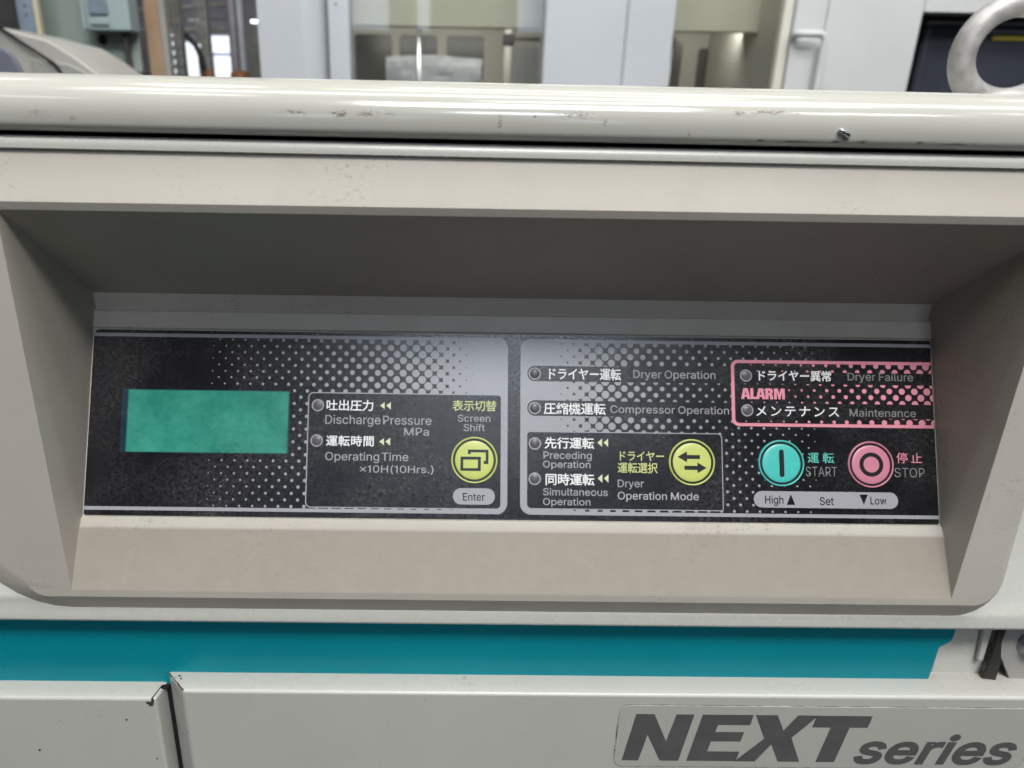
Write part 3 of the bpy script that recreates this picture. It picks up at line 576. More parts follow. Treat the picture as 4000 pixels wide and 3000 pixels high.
# upper body sheet with its rolled top edge and folded lower edge
prof = [(40, 165.2), (8, 165.2)] + arc(6.6, 162.5, 2.7, 2.7, 90, 180, 6) + [(3.9, 161.6), (5.0, 161.1), (7, 161.2), (7, 158), (40, 158)]
rim = extrude_x("rolled_edge", prof, XL, XR, M['ivory'], comp, tilt=.0042)
slot_strip = extrude_x("slot_shade_strip", [(11, 165), (14, 165), (14, 166.8), (11, 166.8)], XL, XR, M['gap'], comp, tilt=.0043)  # black strip added so the narrow slot looks filled with shade
def sheet_part():
    vs, fs = [], []
    n = 12
    outer = [(XL, -17.5), (XR, -17.5), (XR, 152), (XL, 152)]
    hole = [(-172, -2), (172, -2), (172, 150), (-172, 150)]
    vs = [(x, 4.0, z) for x, z in outer] + [(x, 4.0, z) for x, z in hole] + [(XL, 4.0, -10.2), (XR, 4.0, -10.2)]
    fs = [(0, 1, 9, 8), (8, 9, 5, 4), (9, 2, 6, 5), (2, 3, 7, 6), (3, 8, 4, 7)]
    # returns behind the outer edge, with a soft fold at the bottom
    k = len(vs)
    low = arc(2.4, -13.4, 1.4, 1.4, 180, 270, 4)
    vs = [(x, (1.0 if z < -17 else y), (-13.4 if z < -17 else z)) for x, y, z in vs]
    for x in (XL, XR): vs += [(x, y, z) for y, z in low] + [(x, 14, -14.8)]
    m = len(low)+1
    for i in range(m-1): fs.append((k+i, k+i+1, k+m+i+1, k+m+i))
    fs.append((0, 1, k+m, k))
    me = mesh("body_sheet", vs, fs); smooth_angle(me, 40)
    o = link("body_sheet", me, M['ivory'], comp)
    md = o.modifiers.new("solid", 'SOLIDIFY'); md.thickness = .0008; md.offset = 0
    return o
sheet_part()

# control bezel
LEAN = 0.45746
YB, ZB, LL = 14.02, 25.38, 73.12
cs, sn = math.cos(LEAN), math.sin(LEAN)
def lab(v, off=0): return (YB + v*sn - off*cs, ZB + v*cs + off*sn)      # y,z of label height v
def bezel_part():
    vs, fs = [], []
    def ring(pts): 
        k = len(vs); vs.extend(pts); return list(range(k, k+len(pts)))
    N = 8
    F = rrect(-186.4, 186.4, -2.4, 161.2, (7, 7, 4, 4), N)
    B = rrect(-212, 191.6, -10.8, 161.6, (40, 17, 5, 8), N)
    f = ring([(x, 5.4*max(0, min(1, (z-146.3)/15)), z-(x*.003 if z > 150 else 0)) for x, z in F]); b = ring([(x, 3.9+6.3*max(0, min(1, (z-140)/21)), min(z, 160.6)-(x*.003 if z > 150 else 0)) for x, z in B])
    n = len(f)
    for i in range(n): fs.append((f[i], b[i], b[(i+1) % n], f[(i+1) % n]))
    # recess mouth
    mouth = [(-170, 0, .6), (170, 0, .6), (170, 0, 146.3), (-170, 0, 146.3)]
    m = ring(mouth)
    # front face between the outline and the mouth: four fans joined
    q = N+1
    segs = [f[0:q], f[q:2*q], f[2*q:3*q], f[3*q:4*q]]
    for i in range(4):
        s = segs[i]
        for j in range(len(s)-1): fs.append((m[i], s[j], s[j+1]))
        nx = segs[(i+1) % 4][0]
        fs.append((m[i], s[-1], nx, m[(i+1) % 4]))
    # profile down the recess: mouth bottom -> sill -> ledge -> label bed -> lip -> groove -> ceiling -> lip
    def lv(v, off=0): y, z = lab(v, off); return y, z
    prof = [(0, .6), (11.2, 21.6), lv(-.7, .1), lv(-.6, -.6), lv(73.6, -.6), lv(74.0, .1), lv(80.6, .1), (51.6, 98.0), (51.2, 104.8), (1.0, 143.6), (0, 146.3)]
    hw = [170, 168.8, 168.5, 168.5, 168.5, 168.5, 168.5, 168.6, 168.6, 170, 170]
    Lr = [m[0]] + ring([(-w, y, z) for (y, z), w in list(zip(prof, hw))[1:-1]]) + [m[3]]
    Rr = [m[1]] + ring([(w, y, z) for (y, z), w in list(zip(prof, hw))[1:-1]]) + [m[2]]
    for i in range(len(prof)-1): fs.append((Lr[i], Rr[i], Rr[i+1], Lr[i+1]))
    for side in (Lr, Rr):
        a, z = side[0], side[-1]
        for i in range(1, len(side)-1): pass
        # side wall as triangles seen from the mouth edge
        fs.append((side[0], side[1], side[2], side[9], side[10]))
        fs.append((side[2], side[3], side[4], side[5], side[6], side[7], side[8], side[9]))
    me = mesh("control_bezel", vs, fs)
    bm = bmesh.new(); bm.from_mesh(me)
    bmesh.ops.triangulate(bm, faces=[x for x in bm.faces if len(x.verts) > 4])
    bm.normal_update(); bm.to_mesh(me); bm.free()
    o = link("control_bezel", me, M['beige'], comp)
    bevel(o, .0009, 3, 14)
    return o
bezel = bezel_part()

# ---------------------------------------------------------------- control label
LM = Matrix(((1, 0, 0, 0), (0, sn, -cs, YB*.001), (0, cs, sn, ZB*.001), (0, 0, 0, 1)))
def at_layer(h): return LM @ Matrix.Translation((0, 0, h*.001))
HW = 167.9
def flat(name, pts, mat, parent, h, thick=0):
    me = fill_mesh(name, [[(x*.001, y*.001) for x, y in l] for l in pts])
    if thick:
        bm = bmesh.new(); bm.from_mesh(me)
        g = bmesh.ops.extrude_face_region(bm, geom=bm.faces[:])
        for v_ in [e for e in g['geom'] if isinstance(e, bmesh.types.BMVert)]: v_.co.z += thick*.001
        bmesh.ops.recalc_face_normals(bm, faces=bm.faces); bm.to_mesh(me); bm.free()
    return link(name, me, mat, parent, at_layer(h))
label = flat("label_sheet", [rrect(-HW, HW, 0, 73.1, (.8, .8, .8, 2.2))], M['p_black'], comp, -.45, .45)
L1, L2, L3, L4, L5 = .04, .08, .12, .16, .20
flat("halftone_field", [rrect(-HW+.2, -2.65, 1.95, 71.8, (.05, 4.2, 4.2, .05))], M['half_left'], label, L1)
flat("halftone_field", [rrect(2.4, HW-.2, 1.95, 71.6, (4.2, .05, .05, 4.2))], M['half_right'], label, L1)
for (a, b, c_, d, lay) in ((-HW+.2, -6, 70.4, 71.8, L2), (-HW+.2, -6, 1.95, 3.35, L2), (6, HW-.2, 70.2, 71.6, L2), (6, HW-.2, 1.95, 3.35, L2)):
    flat("silver_line", [rrect(a, b, c_, d, .05, 1)], M['p_silver'], label, lay)
flat("plain_field", [rrect(-140, -90.8, 23.4, 50.6, .05, 1)], M['p_black'], label, L2)
def framed(u0, u1, v0, v1, r, w, name="framed_box", ink='p_silver'):
    flat("box_outline", [rrect(u0, u1, v0, v1, r)], M[ink], label, L2)
    rr_ = tuple(max(.1, a-w) for a in (r if isinstance(r, tuple) else (r,)*4))
    return flat(name, [rrect(u0+w, u1-w, v0+w, v1-w, rr_)], M['p_black'], label, L3)
framed(-81.9, -4.9, 3.7, 49.1, (2.2, 2, 1.6, 2.2), .45)
framed(4.75, 82.7, 4.1, 34.7, (2, .8, 2, 1.6), .40)
flat("lamp_row", [rrect(5.15, 87, 54.6, 60.8, (3.0, .1, .1, 3.0))], M['p_black'], label, L2)
flat("lamp_row", [rrect(5.15, 86.5, 40.8, 46.95, (3.0, .1, .1, 3.0))], M['p_black'], label, L2)
flat("alarm_outline", [rrect(86.8, HW-.2, 37.7, 64.3, (2.8, .05, .05, 2.8))], M['p_pink'], label, L2)
flat("alarm_box", [rrect(88.15, HW-.2, 39.0, 63.0, (1.6, .05, .05, 1.6))], M['p_black'], label, L3)
for v0, v1 in ((59.6, 63.0), (47.1, 54.8), (39.0, 41.3)):
    flat("pink_dot_row", [rrect(90.5, HW-.25, v0, v1, .05, 1)], M['half_pink'], label, L4)
flat("enter_plate", [rrect(-24, -7.55, 5.6, 11.95, 3.1)], M['p_silver'], label, L4)
flat("set_plate", [rrect(94.6, 151.85, 5.75, 12.2, 3.2)], M['p_silver'], label, L4)

TEXTS = [
('吐出圧力','j',-74.57,41.86,18.69,4.25,'white',2),
('Discharge Pressure','l',-74.86,36.61,41.92,3.47,'grey',0),
('MPa','l',-43.59,32.35,9.78,3.07,'grey',0),
('運転時間','j',-74.18,27.88,18.72,4.10,'white',2),
('Operating Time','l',-74.45,22.28,32.68,3.22,'grey',0),
('×10H(10Hrs.)','l',-60.69,17.64,28.85,2.82,'grey',0),
('表示切替','j',-24.58,42.33,17.49,4.20,'yellow',1),
('Screen','l',-22.38,38.08,12.84,2.75,'grey',0),
('Shift','l',-20.09,34.40,8.37,2.75,'grey',0),
('Enter','l',-20.08,7.17,8.57,2.92,'black',0),
('ドライヤー運転','j',12.43,55.37,30.40,4.61,'white',2),
('Dryer Operation','l',47.54,56.40,32.97,3.18,'grey',0),
('圧縮機運転','j',11.79,41.50,24.49,4.58,'white',2),
('Compressor Operation','l',38.26,42.33,47.36,3.00,'grey',0),
('先行運転','j',12.18,27.92,19.34,4.38,'white',2),
('Preceding','l',11.59,23.92,19.07,2.82,'grey',0),
('Operation','l',11.44,20.38,18.71,2.72,'grey',0),
('同時運転','j',12.27,13.58,19.30,4.49,'white',2),
('Simultaneous','l',11.44,9.57,25.46,2.79,'grey',0),
('Operation','l',11.44,5.78,18.62,2.69,'grey',0),
('ドライヤー','j',40.78,23.51,18.87,3.65,'yellow',1),
('運転選択','j',40.74,18.63,16.14,4.12,'yellow',1),
('Dryer','l',40.93,13.09,10.25,2.95,'grey',0),
('Operation Mode','l',40.88,8.30,31.94,2.98,'bright',0),
('ドライヤー異常','j',96.74,55.99,30.56,4.20,'white',2),
('Dryer Failure','l',133.75,56.56,26.38,3.14,'dim',0),
('ALARM','l',90.58,48.56,17.57,4.35,'pink',6),
('メンテナンス','j',96.51,41.80,33.15,4.05,'white',1),
('Maintenance','l',133.95,42.12,26.59,3.06,'dim',0),
('運転','j',116.59,23.45,10.25,4.12,'teal',1),
('START','l',115.57,18.20,12.45,3.83,'dim',-1),
('停止','j',152.08,23.76,10.05,4.23,'pink',0),
('STOP','l',150.88,18.23,12.09,3.77,'dim',-1),
('High','l',99.13,7.31,7.15,3.15,'black',0),
('Set','l',120.75,7.01,5.46,3.09,'black',0),
('Low','l',140.89,7.46,6.29,3.04,'black',0),
]
for (txt, font, u, v, w_, h_, ink, wt) in TEXTS:
    if txt == 'ALARM': continue
    if ink in ('grey', 'bright', 'dim', 'black') and wt == 0: wt = .8
    me = text_mesh(txt, font, w_, h_, wt, space=60 if txt in ('Discharge Pressure', 'Operating Time') else 150)
    o = link("lettering", me, M['p_'+ink], label, at_layer(L5) @ Matrix.Translation((u*.001, v*.001, 0)))
# ALARM in heavy condensed capitals
HVY = {'A': (3.9, [[(0, 0), (1.05, 4.35), (2.85, 4.35), (3.9, 0), (2.6, 0), (2.45, .85), (1.45, .85), (1.3, 0)], [(1.62, 1.7), (2.28, 1.7), (1.95, 3.35)][::-1]]),
       'L': (2.75, [[(.25, 0), (.25, 4.35), (1.5, 4.35), (1.5, .95), (2.75, .95), (2.75, 0)]]),
       'R': (3.6, [[(.25, 0), (.25, 4.35), (2.3, 4.35), (3.1, 4.1), (3.4, 3.3), (3.3, 2.55), (2.75, 2.15), (3.25, 1.75), (3.5, 0), (2.25, 0), (2.1, 1.3), (1.85, 1.6), (1.5, 1.6), (1.5, 0)],
                   [(1.5, 2.4), (2.0, 2.45), (2.2, 2.9), (2.0, 3.4), (1.5, 3.5)][::-1]]),
       'M': (4.75, [[(.25, 0), (.25, 4.35), (1.95, 4.35), (2.5, 2.1), (3.05, 4.35), (4.75, 4.35), (4.75, 0), (3.6, 0), (3.6, 2.9), (2.9, 0), (2.1, 0), (1.4, 2.9), (1.4, 0)]])}
loops = []; x = 0
for c in 'ALARM':
    loops += [[(x+a, b_) for a, b_ in l] for l in HVY[c][1]]; x += HVY[c][0] - (.25 if c == 'A' else 0) - (.15 if c == 'L' else 0)
me = fill_mesh("lettering", [[(a*.001*17.6/x, b_*.001) for a, b_ in l] for l in loops])
link("lettering", me, M['p_pink'], label, at_layer(L5) @ Matrix.Translation((.0906, .04856, 0)))
for tr, ink in (([(-53.34, 44.05), (-51.55, 45.45), (-51.5, 42.65)], 'cream'), ([(-50.9, 44.09), (-49.07, 45.5), (-49.05, 42.5)], 'cream'),
           ([(-53.42, 29.81), (-51.52, 31.15), (-51.47, 28.31)], 'cream'), ([(-50.95, 29.85), (-49.06, 31.35), (-49.0, 28.23)], 'cream'),
           ([(33.0, 30.45), (34.83, 32.08), (34.81, 28.77)], 'cream'), ([(35.46, 30.48), (37.24, 32.11), (37.21, 28.8)], 'cream'),
           ([(33.0, 16.37), (34.82, 17.99), (34.79, 14.7)], 'cream'), ([(35.49, 16.4), (37.26, 18.01), (37.23, 14.73)], 'cream'),
           ([(107.64, 6.94), (110.95, 6.97), (109.33, 11.0)], 'black'), ([(136.6, 11.25), (139.9, 11.27), (138.2, 7.35)], 'black')):
    flat("arrow_mark", [tr], M['p_'+ink], label, L5)

lcd = flat("display_screen", [rrect(-156.2, -88.2, 23.6, 50.2, .3, 2)], M['lcd'], comp, .10)
lcd["label"] = "blank green liquid crystal display window"

# indicator lamps: lens and printed ring
for u, v in ((-77.95, 43.86), (-78.05, 29.9), (8.12, 57.6), (8.1, 43.85), (8.16, 29.8), (8.13, 15.95), (92.8, 57.95), (92.96, 44.04)):
    vs = [(0, 0, .35)]; fs = []
    for j, (r_, h) in enumerate(((.8, .33), (1.5, .22), (1.95, .0))):
        vs += [(r_*math.cos(2*math.pi*k/24), r_*math.sin(2*math.pi*k/24), h) for k in range(24)]
    for k in range(24):
        fs.append((0, 1+k, 1+(k+1) % 24))
        for j in range(2): fs.append((1+j*24+k, 1+j*24+24+k, 1+j*24+24+(k+1) % 24, 1+j*24+(k+1) % 24))
    lamp = link("indicator_lamp", mesh("lens", vs, fs, True), M['lens'], comp, at_layer(.20) @ Matrix.Translation((u*.001, v*.001, 0)))
    me = mesh("lamp_ring", [(r_*math.cos(2*math.pi*k/32), r_*math.sin(2*math.pi*k/32), 0) for r_ in (1.95, 2.45) for k in range(32)],
              [(k, (k+1) % 32, 32+(k+1) % 32, 32+k) for k in range(32)])
    link("lamp_ring", me, M['p_grey' if u > 90 else 'p_silver'], lamp, at_layer(.22) @ Matrix.Translation((u*.001, v*.001, 0)))

# push buttons: embossed dome, black groove, raised coloured rim
def lathe(name, prof, seg=48):
    vs, fs = [], []
    for r_, h in prof:
        vs += [(r_*math.cos(2*math.pi*k/seg), r_*math.sin(2*math.pi*k/seg), h) for k in range(seg)]
    for j in range(len(prof)-1):
        for k in range(seg): fs.append((j*seg+k, j*seg+(k+1) % seg, (j+1)*seg+(k+1) % seg, (j+1)*seg+k))
    if prof[0][0] < .5: fs.append(tuple(range(seg)))
    return mesh(name, vs, fs, True)
dome = lathe("dome", [(.1, .55), (3, .54), (5.5, .50), (6.9, .42), (7.45, .30), (7.65, .18)])
groove = lathe("groove", [(7.6, .22), (8.0, .20), (8.7, .24)])
rimm = lathe("button_rim", [(8.45, .18), (8.6, .42), (8.8, .52), (9.0, .44), (9.15, .2), (9.2, .0)])
dark = lathe("groove_wall", [(8.2, .22), (8.5, .22)])
def button(u, v, mat, lbl, syms):
    Wb = at_layer(.20) @ Matrix.Translation((u*.001, v*.001, 0))
    me = dome.copy(); me.materials.append(M[mat])
    b = link("push_button", me, M[mat], comp, Wb); b["label"] = lbl
    g_ = groove.copy(); g_.materials.append(M['b_black']); link("groove_ring", g_, None, b, Wb)
    r_ = rimm.copy(); r_.materials.append(M[mat]); link("button_rim", r_, None, b, Wb)
    for loops in syms:
        s = fill_mesh("symbol", [[(x*.001, y*.001) for x, y in l] for l in loops])
        link("symbol", s, M['b_black'], b, Wb @ Matrix.Translation((0, 0, .00058)))
def loc(pts, c): return [(x-c[0], y-c[1]) for x, y in pts]
c1 = (-15.75, 22.95)
def rect(a, b, c_, d): return [(a, c_), (b, c_), (b, d), (a, d)]
button(*c1, 'b_yellow', "yellow push button with two overlapping screens symbol", [
    [loc(rect(-21.2, -13.2, 18.75, 24.3), c1), loc(rect(-20.1, -14.35, 19.8, 23.15), c1)[::-1]],
    [loc([(-18.3, 27.1), (-10.2, 27.1), (-10.2, 21.5), (-12.1, 21.5), (-12.1, 22.7), (-11.3, 22.7), (-11.3, 26.0), (-17.2, 26.0), (-17.2, 25.3), (-18.3, 25.3)], c1)]])
c2 = (70.35, 23.1)
button(*c2, 'b_yellow', "yellow push button with two opposite arrows", [
    [loc([(64.6, 25.23), (68.3, 27.4), (68.3, 26.02), (73.43, 26.02), (73.43, 24.46), (68.3, 24.46), (68.3, 23.1)], c2)],
    [loc([(76.0, 21.0), (72.35, 23.14), (72.35, 21.76), (67.2, 21.76), (67.2, 20.16), (72.35, 20.16), (72.35, 18.9)], c2)]])
c3 = (105.85, 23.2)
button(*c3, 'b_teal', "turquoise start button with a vertical bar", [[rrect(-.95, .95, -5.4, 5.4, .9, 5)]])
c4 = (141.5, 23.1)
ro = arc(0, 0, 4.75, 4.75, 0, 360, 40)[:-1]; ri = arc(0, 0, 3.15, 3.15, 0, 360, 40)[:-1][::-1]
button(*c4, 'b_pink', "pink stop button with a ring symbol", [[ro, ri]])

# ---------------------------------------------------------------- teal band and what shows at its right end
def plate(name, pts, y, th, mat, parent, bev=0.0):
    n = len(pts)
    vs = [(x, y, z) for x, z in pts] + [(x, y+th, z) for x, z in pts]
    fs = [tuple(range(n)), tuple(range(2*n-1, n-1, -1))] + [(i, (i+1) % n, n+(i+1) % n, n+i) for i in range(n)]
    o = link(name, mesh(name, vs, fs), mat, parent)
    if bev: bevel(o, bev*.001, 2)
    return o
plate("teal_band", [(XL, -90), (XL, -8), (184.6, -8), (184.4, -26.6), (183.4, -28.6), (180.2, -30.9), (179.6, -32.5), (179.0, -90)], 10, 1.5, M['teal'], comp, .35)
plate("end_panel", [(183, -95), (183, -34.5), (187.2, -30.4), (187.2, -8), (204, -8), (204, -95)], 14, 1.2, M['ivory'], comp, .3)
plate("end_panel_backing", [(170, -95), (170, -8), (186, -8), (186, -95)], 16, 1, M['gap'], comp)
plate("fold_strip", [(199.2, -39.2), (197.4, -22), (201, -22), (201.4, -39.6)], 11.5, 2.0, M['ivory'], comp, .5)
plate("rubber_strap", [(202.0, -22), (204.6, -22), (204.9, -28.5), (206.4, -34), (207.6, -39), (207.9, -47.9), (202.4, -46.7), (202.8, -33)], 9.6, 1.4, M['strap'], comp, .3)
# latch: folded grey tongue, shadowed pocket, bolt head and washer
latch = plate("latch_tongue", [(205.6, -33.5), (206.0, -22), (238, -22), (238, -48.4), (223, -48.6), (215.0, -49.2), (213.4, -46)], 10.6, 1.6, M['greymetal'], comp, .5)
plate("pocket_wall", [(203, -95), (203, -8), (260, -8), (260, -95)], 22, 1.2, M['greymetal'], comp)
vs, fs = [], []
def put(mv):
    global vs, fs
    k = len(vs); vs += mv[0]; fs += [tuple(i+k for i in f_) for f_ in mv[1]]
seg = 26
pr = [(7.6, 1.6), (7.4, 1.0), (5.6, .4), (5.1, -2.2), (4.0, -3.0), (1.2, -3.2)]
cvs = []
for r_, h in pr:
    cvs += [(219.5+r_*math.cos(2*math.pi*k/seg), 9.2+h, -28.5+r_*(1+.05*math.sin(3*k))*math.sin(2*math.pi*k/seg)) for k in range(seg)]
cfs = [(j*seg+k, j*seg+(k+1) % seg, (j+1)*seg+(k+1) % seg, (j+1)*seg+k) for j in range(len(pr)-1) for k in range(seg)] + [tuple(range((len(pr)-1)*seg, len(pr)*seg))]
link("bolt_head", mesh("bolt_head", cvs, cfs, True), plain('dull_zinc_bolt', (0.24, 0.24, 0.26), .38, metal=.9, nscale=500, var=.4, bump=.5), latch)
box("latch_body", (203.5, 211, 14, 20, -60, -46), M['cast'], latch, .6)

# ---------------------------------------------------------------- lower doors: face, 45 degree folded margins, returns
def door(name, x0, x1, z1, y0, y1, ch, mx0, mx1, mat, z0=-420):
    # mx0/mx1: width of the folded margin at each side (0 = runs on)
    A = [(x0+mx0, y0, z0), (x1-mx1, y0, z0), (x1-mx1, y0, z1-ch), (x0+mx0, y0, z1-ch)]
    B = [(x0, y1, z0), (x1, y1, z0), (x1, y1, z1), (x0, y1, z1)]
    C_ = [(x0, y1+8, z0), (x1, y1+8, z0), (x1, y1+8, z1), (x0, y1+8, z1)]
    vs = A+B+C_
    fs = [(0, 1, 2, 3), (3, 2, 6, 7), (1, 5, 6, 2), (4, 0, 3, 7), (7, 6, 10, 11), (5, 9, 10, 6), (8, 4, 7, 11), (8, 9, 5, 1, 0, 4)]
    o = link(name, mesh(name, vs, fs), mat, comp)
    bevel(o, .0013, 4, 25)
    return o
dr = door("lower_door", -142.5, 440, -47.7, 0, 10, .5, 9.2, 6, M['door'])
dr["label"] = "wide right door carrying the grey series badge"
dl = door("lower_door", -440, -143.4, -53.0, 1, 10, .5, 6, 1.6, M['door'])
dl["label"] = "left door, slightly lower, with a torn rusty corner"
box("door_gap_liner", (-145.5, -141, 9.0, 9.7, -420, -53.6), M['gap'], comp)

def blotch(name, cx, cz, rx, rz, y, mat, parent, seed, ang=0, n=16):
    rnd = random.Random(seed)
    pts = []
    for k in range(n):
        a = 2*math.pi*k/n; q = rnd.uniform(.55, 1.1)
        x, z = rx*q*math.cos(a), rz*q*math.sin(a)
        pts.append((cx+x*math.cos(ang)-z*math.sin(ang), y, cz+x*math.sin(ang)+z*math.cos(ang)))
    fs = [tuple(range(n))]
    vs = pts+[(p[0], y+.3, p[2]) for p in pts]
    fs += [tuple(range(2*n-1, n-1, -1))]+[(i, (i+1) % n, n+(i+1) % n, n+i) for i in range(n)]
    return link(name, mesh(name, vs, fs), mat, parent)
# torn, rusty corners of both doors: patches given by points on the folded surfaces
def patch(name, pts, nrm, mat, parent, lift=.1, th=.4):
    nv = Vector(nrm).normalized(); n = len(pts)
    vs = [tuple(Vector(p)+nv*lift) for p in pts] + [tuple(Vector(p)-nv*th) for p in pts]
    fs = [tuple(range(n)), tuple(range(2*n-1, n-1, -1))]+[(i, (i+1) % n, n+(i+1) % n, n+i) for i in range(n)]
    me = mesh(name, vs, fs)
    bm = bmesh.new(); bm.from_mesh(me); bmesh.ops.triangulate(bm, faces=[f_ for f_ in bm.faces if len(f_.verts) > 4]); bm.to_mesh(me); bm.free()
    return link(name, me, mat, parent)
UP = (0, -.03, 1)
patch("torn_slot", [(x, y, -53.1+(y-10)*.05) for x, y in ((-145.6, 5.9), (-145.3, 7.7), (-144.7, 8.3), (-142.2, 8.9), (-141.8, 6.9), (-143.4, 6.5), (-144.9, 6.6))], UP, M['gap'], dl, .12)
patch("torn_edge", [(x, y, -53.1+(y-10)*.05) for x, y in ((-145.6, 6.2), (-145.0, 6.4), (-145.7, 3.6), (-146.3, 1.5), (-146.9, 1.4), (-146.2, 3.8))], UP, M['bare'], dl, .12)
patch("paint_chip", [(x, 1, z) for x, z in ((-146.9, -53.6), (-146.9, -54.6), (-147.6, -55.2), (-148.4, -54.9), (-149.2, -55.2), (-149.0, -56.1), (-148.3, -56.4), (-148.1, -57.2), (-147.3, -57.4), (-146.5, -57.1),
      (-146.2, -56.1), (-145.9, -55.0), (-145.9, -53.9))], (0, -1, 0), M['bare'], dl, .12)
zt = lambda y: -47.7-(10-y)*.05
patch("paint_chip", [(x, y, zt(y)) for x, y in ((-142.1, 9.5), (-141.3, 9.3), (-140.0, 7.7), (-140.3, 7.5), (-141.0, 8.2))], UP, M['rust'], dr)
patch("paint_chip", [(x, y, zt(y)) for x, y in ((-137.4, 5.0), (-136.6, 4.6), (-135.0, 2.9), (-134.2, 1.9), (-133.2, 1.3), (-132.8, .5), (-133.6, .4), (-134.6, 1.5), (-136.2, 3.3))], UP, M['rust'], dr)
patch("paint_chip", [(x, y, zt(y)) for x, y in ((-140.0, 7.7), (-139.8, 7.7), (-137.2, 4.9), (-137.4, 4.8))], UP, M['bare'], dr)
patch("paint_chip", [(x, y, zt(y)) for x, y in ((-137.6, 8.0), (-136.6, 8.3), (-136.2, 7.7), (-137.0, 7.3))], UP, M['bare'], dr)
patch("paint_chip", [(x, y, zt(y)) for x, y in ((-136.0, 7.2), (-135.4, 6.4), (-135.6, 5.7), (-136.2, 6.2))], UP, M['bare'], dr)
patch("paint_chip", [(x, y, zt(y)) for x, y in ((-138.3, 7.3), (-137.9, 7.2), (-138.0, 6.8), (-138.4, 6.9))], UP, M['rust'], dr)
for i, (x, z, r_) in enumerate(((-158.6, -64.7, .55), (-197.8, -81.9, .65), (-148.5, -86.2, .45))):
    blotch("paint_chip", x, z, r_*.8, r_, .93, M['bare'], dl, 20+i, n=9)

# badge
badge = plate("series_badge", [(x, z) for x, z in rrect(46.6, 222, -86.9, -53.6, 4.2)], -.28, .25, M['badge'], dr)
outl = [rrect(46.1, 222.5, -87.4, -53.2, 4.5), rrect(46.65, 221.95, -86.85, -53.65, 4.2)[::-1]]
def wall(name, loops, y, mat, parent, th=.0):
    me = fill_mesh(name, [[(x*.001, z*.001) for x, z in l] for l in loops])
    return link(name, me, mat, parent, Matrix(((1, 0, 0, 0), (0, 0, -1, y*.001), (0, 1, 0, 0), (0, 0, 0, 1))))
t = NT("grime_line")
f = t.noise(160, 5, .7)
t.base(t.mix(t.rng(f, .42, .58), (0.44, 0.435, 0.40), (0.10, 0.085, 0.07))); t.rough(.6)
wall("grime_edge", outl, -.05, t.m, badge)
NX = [[(49.9, -83.5), (53.5, -58), (61.1, -58), (67.6, -72.6), (70.3, -58), (77.7, -58), (74.1, -83.5), (66.2, -83.5), (59.4, -69.2), (57.0, -83.5)],
      [(77.6, -83.5), (81.2, -58), (102.4, -58), (101.8, -63.5), (88.3, -63.5), (87.7, -67.3), (99.9, -67.3), (99.1, -72.5), (86.6, -72.5), (85.8, -78.1), (99.6, -78.1), (98.8, -83.5)],
      [(103.3, -58), (112.4, -58), (116.3, -66.2), (121, -58), (129.6, -58), (120.4, -70.2), (126.1, -83.6), (116.8, -83.6), (112.5, -73.9), (106.9, -83.6), (98.2, -83.6), (108.9, -70.7)],
      [(128.9, -58.1), (152.2, -58.1), (151.4, -64.4), (143.8, -64.4), (141.1, -83.6), (133.1, -83.6), (135.8, -64.4), (128.0, -64.4)]]
for l in NX: wall("lettering", [l], -.35, M['badge_ink'], badge)
me = text_mesh("series", 'l', 66, 11.6, 19, shear=.22)
link("lettering", me, M['badge_ink'], badge, Matrix(((1, 0, 0, .1492), (0, 0, -1, -.00035), (0, 1, 0, -.0838), (0, 0, 0, 1))))

# lifting eye bolted to the roof of the compressor
er = []
for k in range(48):
    a = 2*math.pi*k/48
    er.append((350.5+33.2*math.cos(a), 300+1.0*math.sin(a*2), 215.6+30.0*math.sin(a)))
v1, f1 = tube(er, [7.9+1.0*max(0, -math.sin(2*math.pi*k/48))**2 for k in range(48)], 18, True)
eye = link("lifting_eye", mesh("lifting_eye", v1, f1, True), M['cast'], comp)
link("lifting_eye_collar", mesh("collar", [(350+r_*math.cos(2*math.pi*k/32), 300+r_*math.sin(2*math.pi*k/32), h) for r_, h in ((20, 183), (19.5, 190), (12, 194)) for k in range(32)],
     [(j*32+k, j*32+(k+1) % 32, (j+1)*32+(k+1) % 32, (j+1)*32+k) for j in range(2) for k in range(32)], True), M['cast'], eye)

# a little metal swarf chip stuck to the front of the top cover
ch = empty("metal_chip", (.092, .0015, .1706), "tiny bright metal chip lying on the ivory top cover edge, right of centre", "metal chip")
v1, f1 = tube([(91.8, 1.4, 171.6), (92.6, 1.1, 171.1), (93.5, 1.2, 170.5), (94.7, 1.1, 169.9), (95.5, 1.6, 169.4)], [.45, .75, .5, .8, .35], 8)
link("chip_body", mesh("chip_body", v1, f1, True), M['steel'], ch)

# ================================================================ THE HALL BEHIND
def bb(name, b, mat, parent=None, bev=2.0):
    """box in mm"""
    return box(name, b, mat, parent, bev)
M['mc_white'] = plain("machine_tool_white", (0.55, 0.575, 0.61), .24, nscale=4, var=.04)
M['mc_warm'] = plain("machine_tool_warm_white", (0.62, 0.63, 0.63), .35, nscale=4, var=.04)
M['mc_beige'] = plain("machine_tool_beige_hood", (0.58, 0.56, 0.45), .4, nscale=5, var=.05)
M['mc_cab'] = plain("machine_tool_cabinet", (0.66, 0.64, 0.56), .45, nscale=5, var=.05)
M['mc_pane'] = plain("smoked_pane", (0.16, 0.155, 0.145), .25, nscale=6, var=.2)
M['mc_screen'] = plain("operator_screen", (0.045, 0.05, 0.065), .3, nscale=6, var=.15)
M['mc_side'] = plain("screen_pocket_side", (0.16, 0.17, 0.20), .4)
M['sage'] = plain("sage_green_enamel", (0.36, 0.43, 0.385), .4, nscale=5, var=.06)
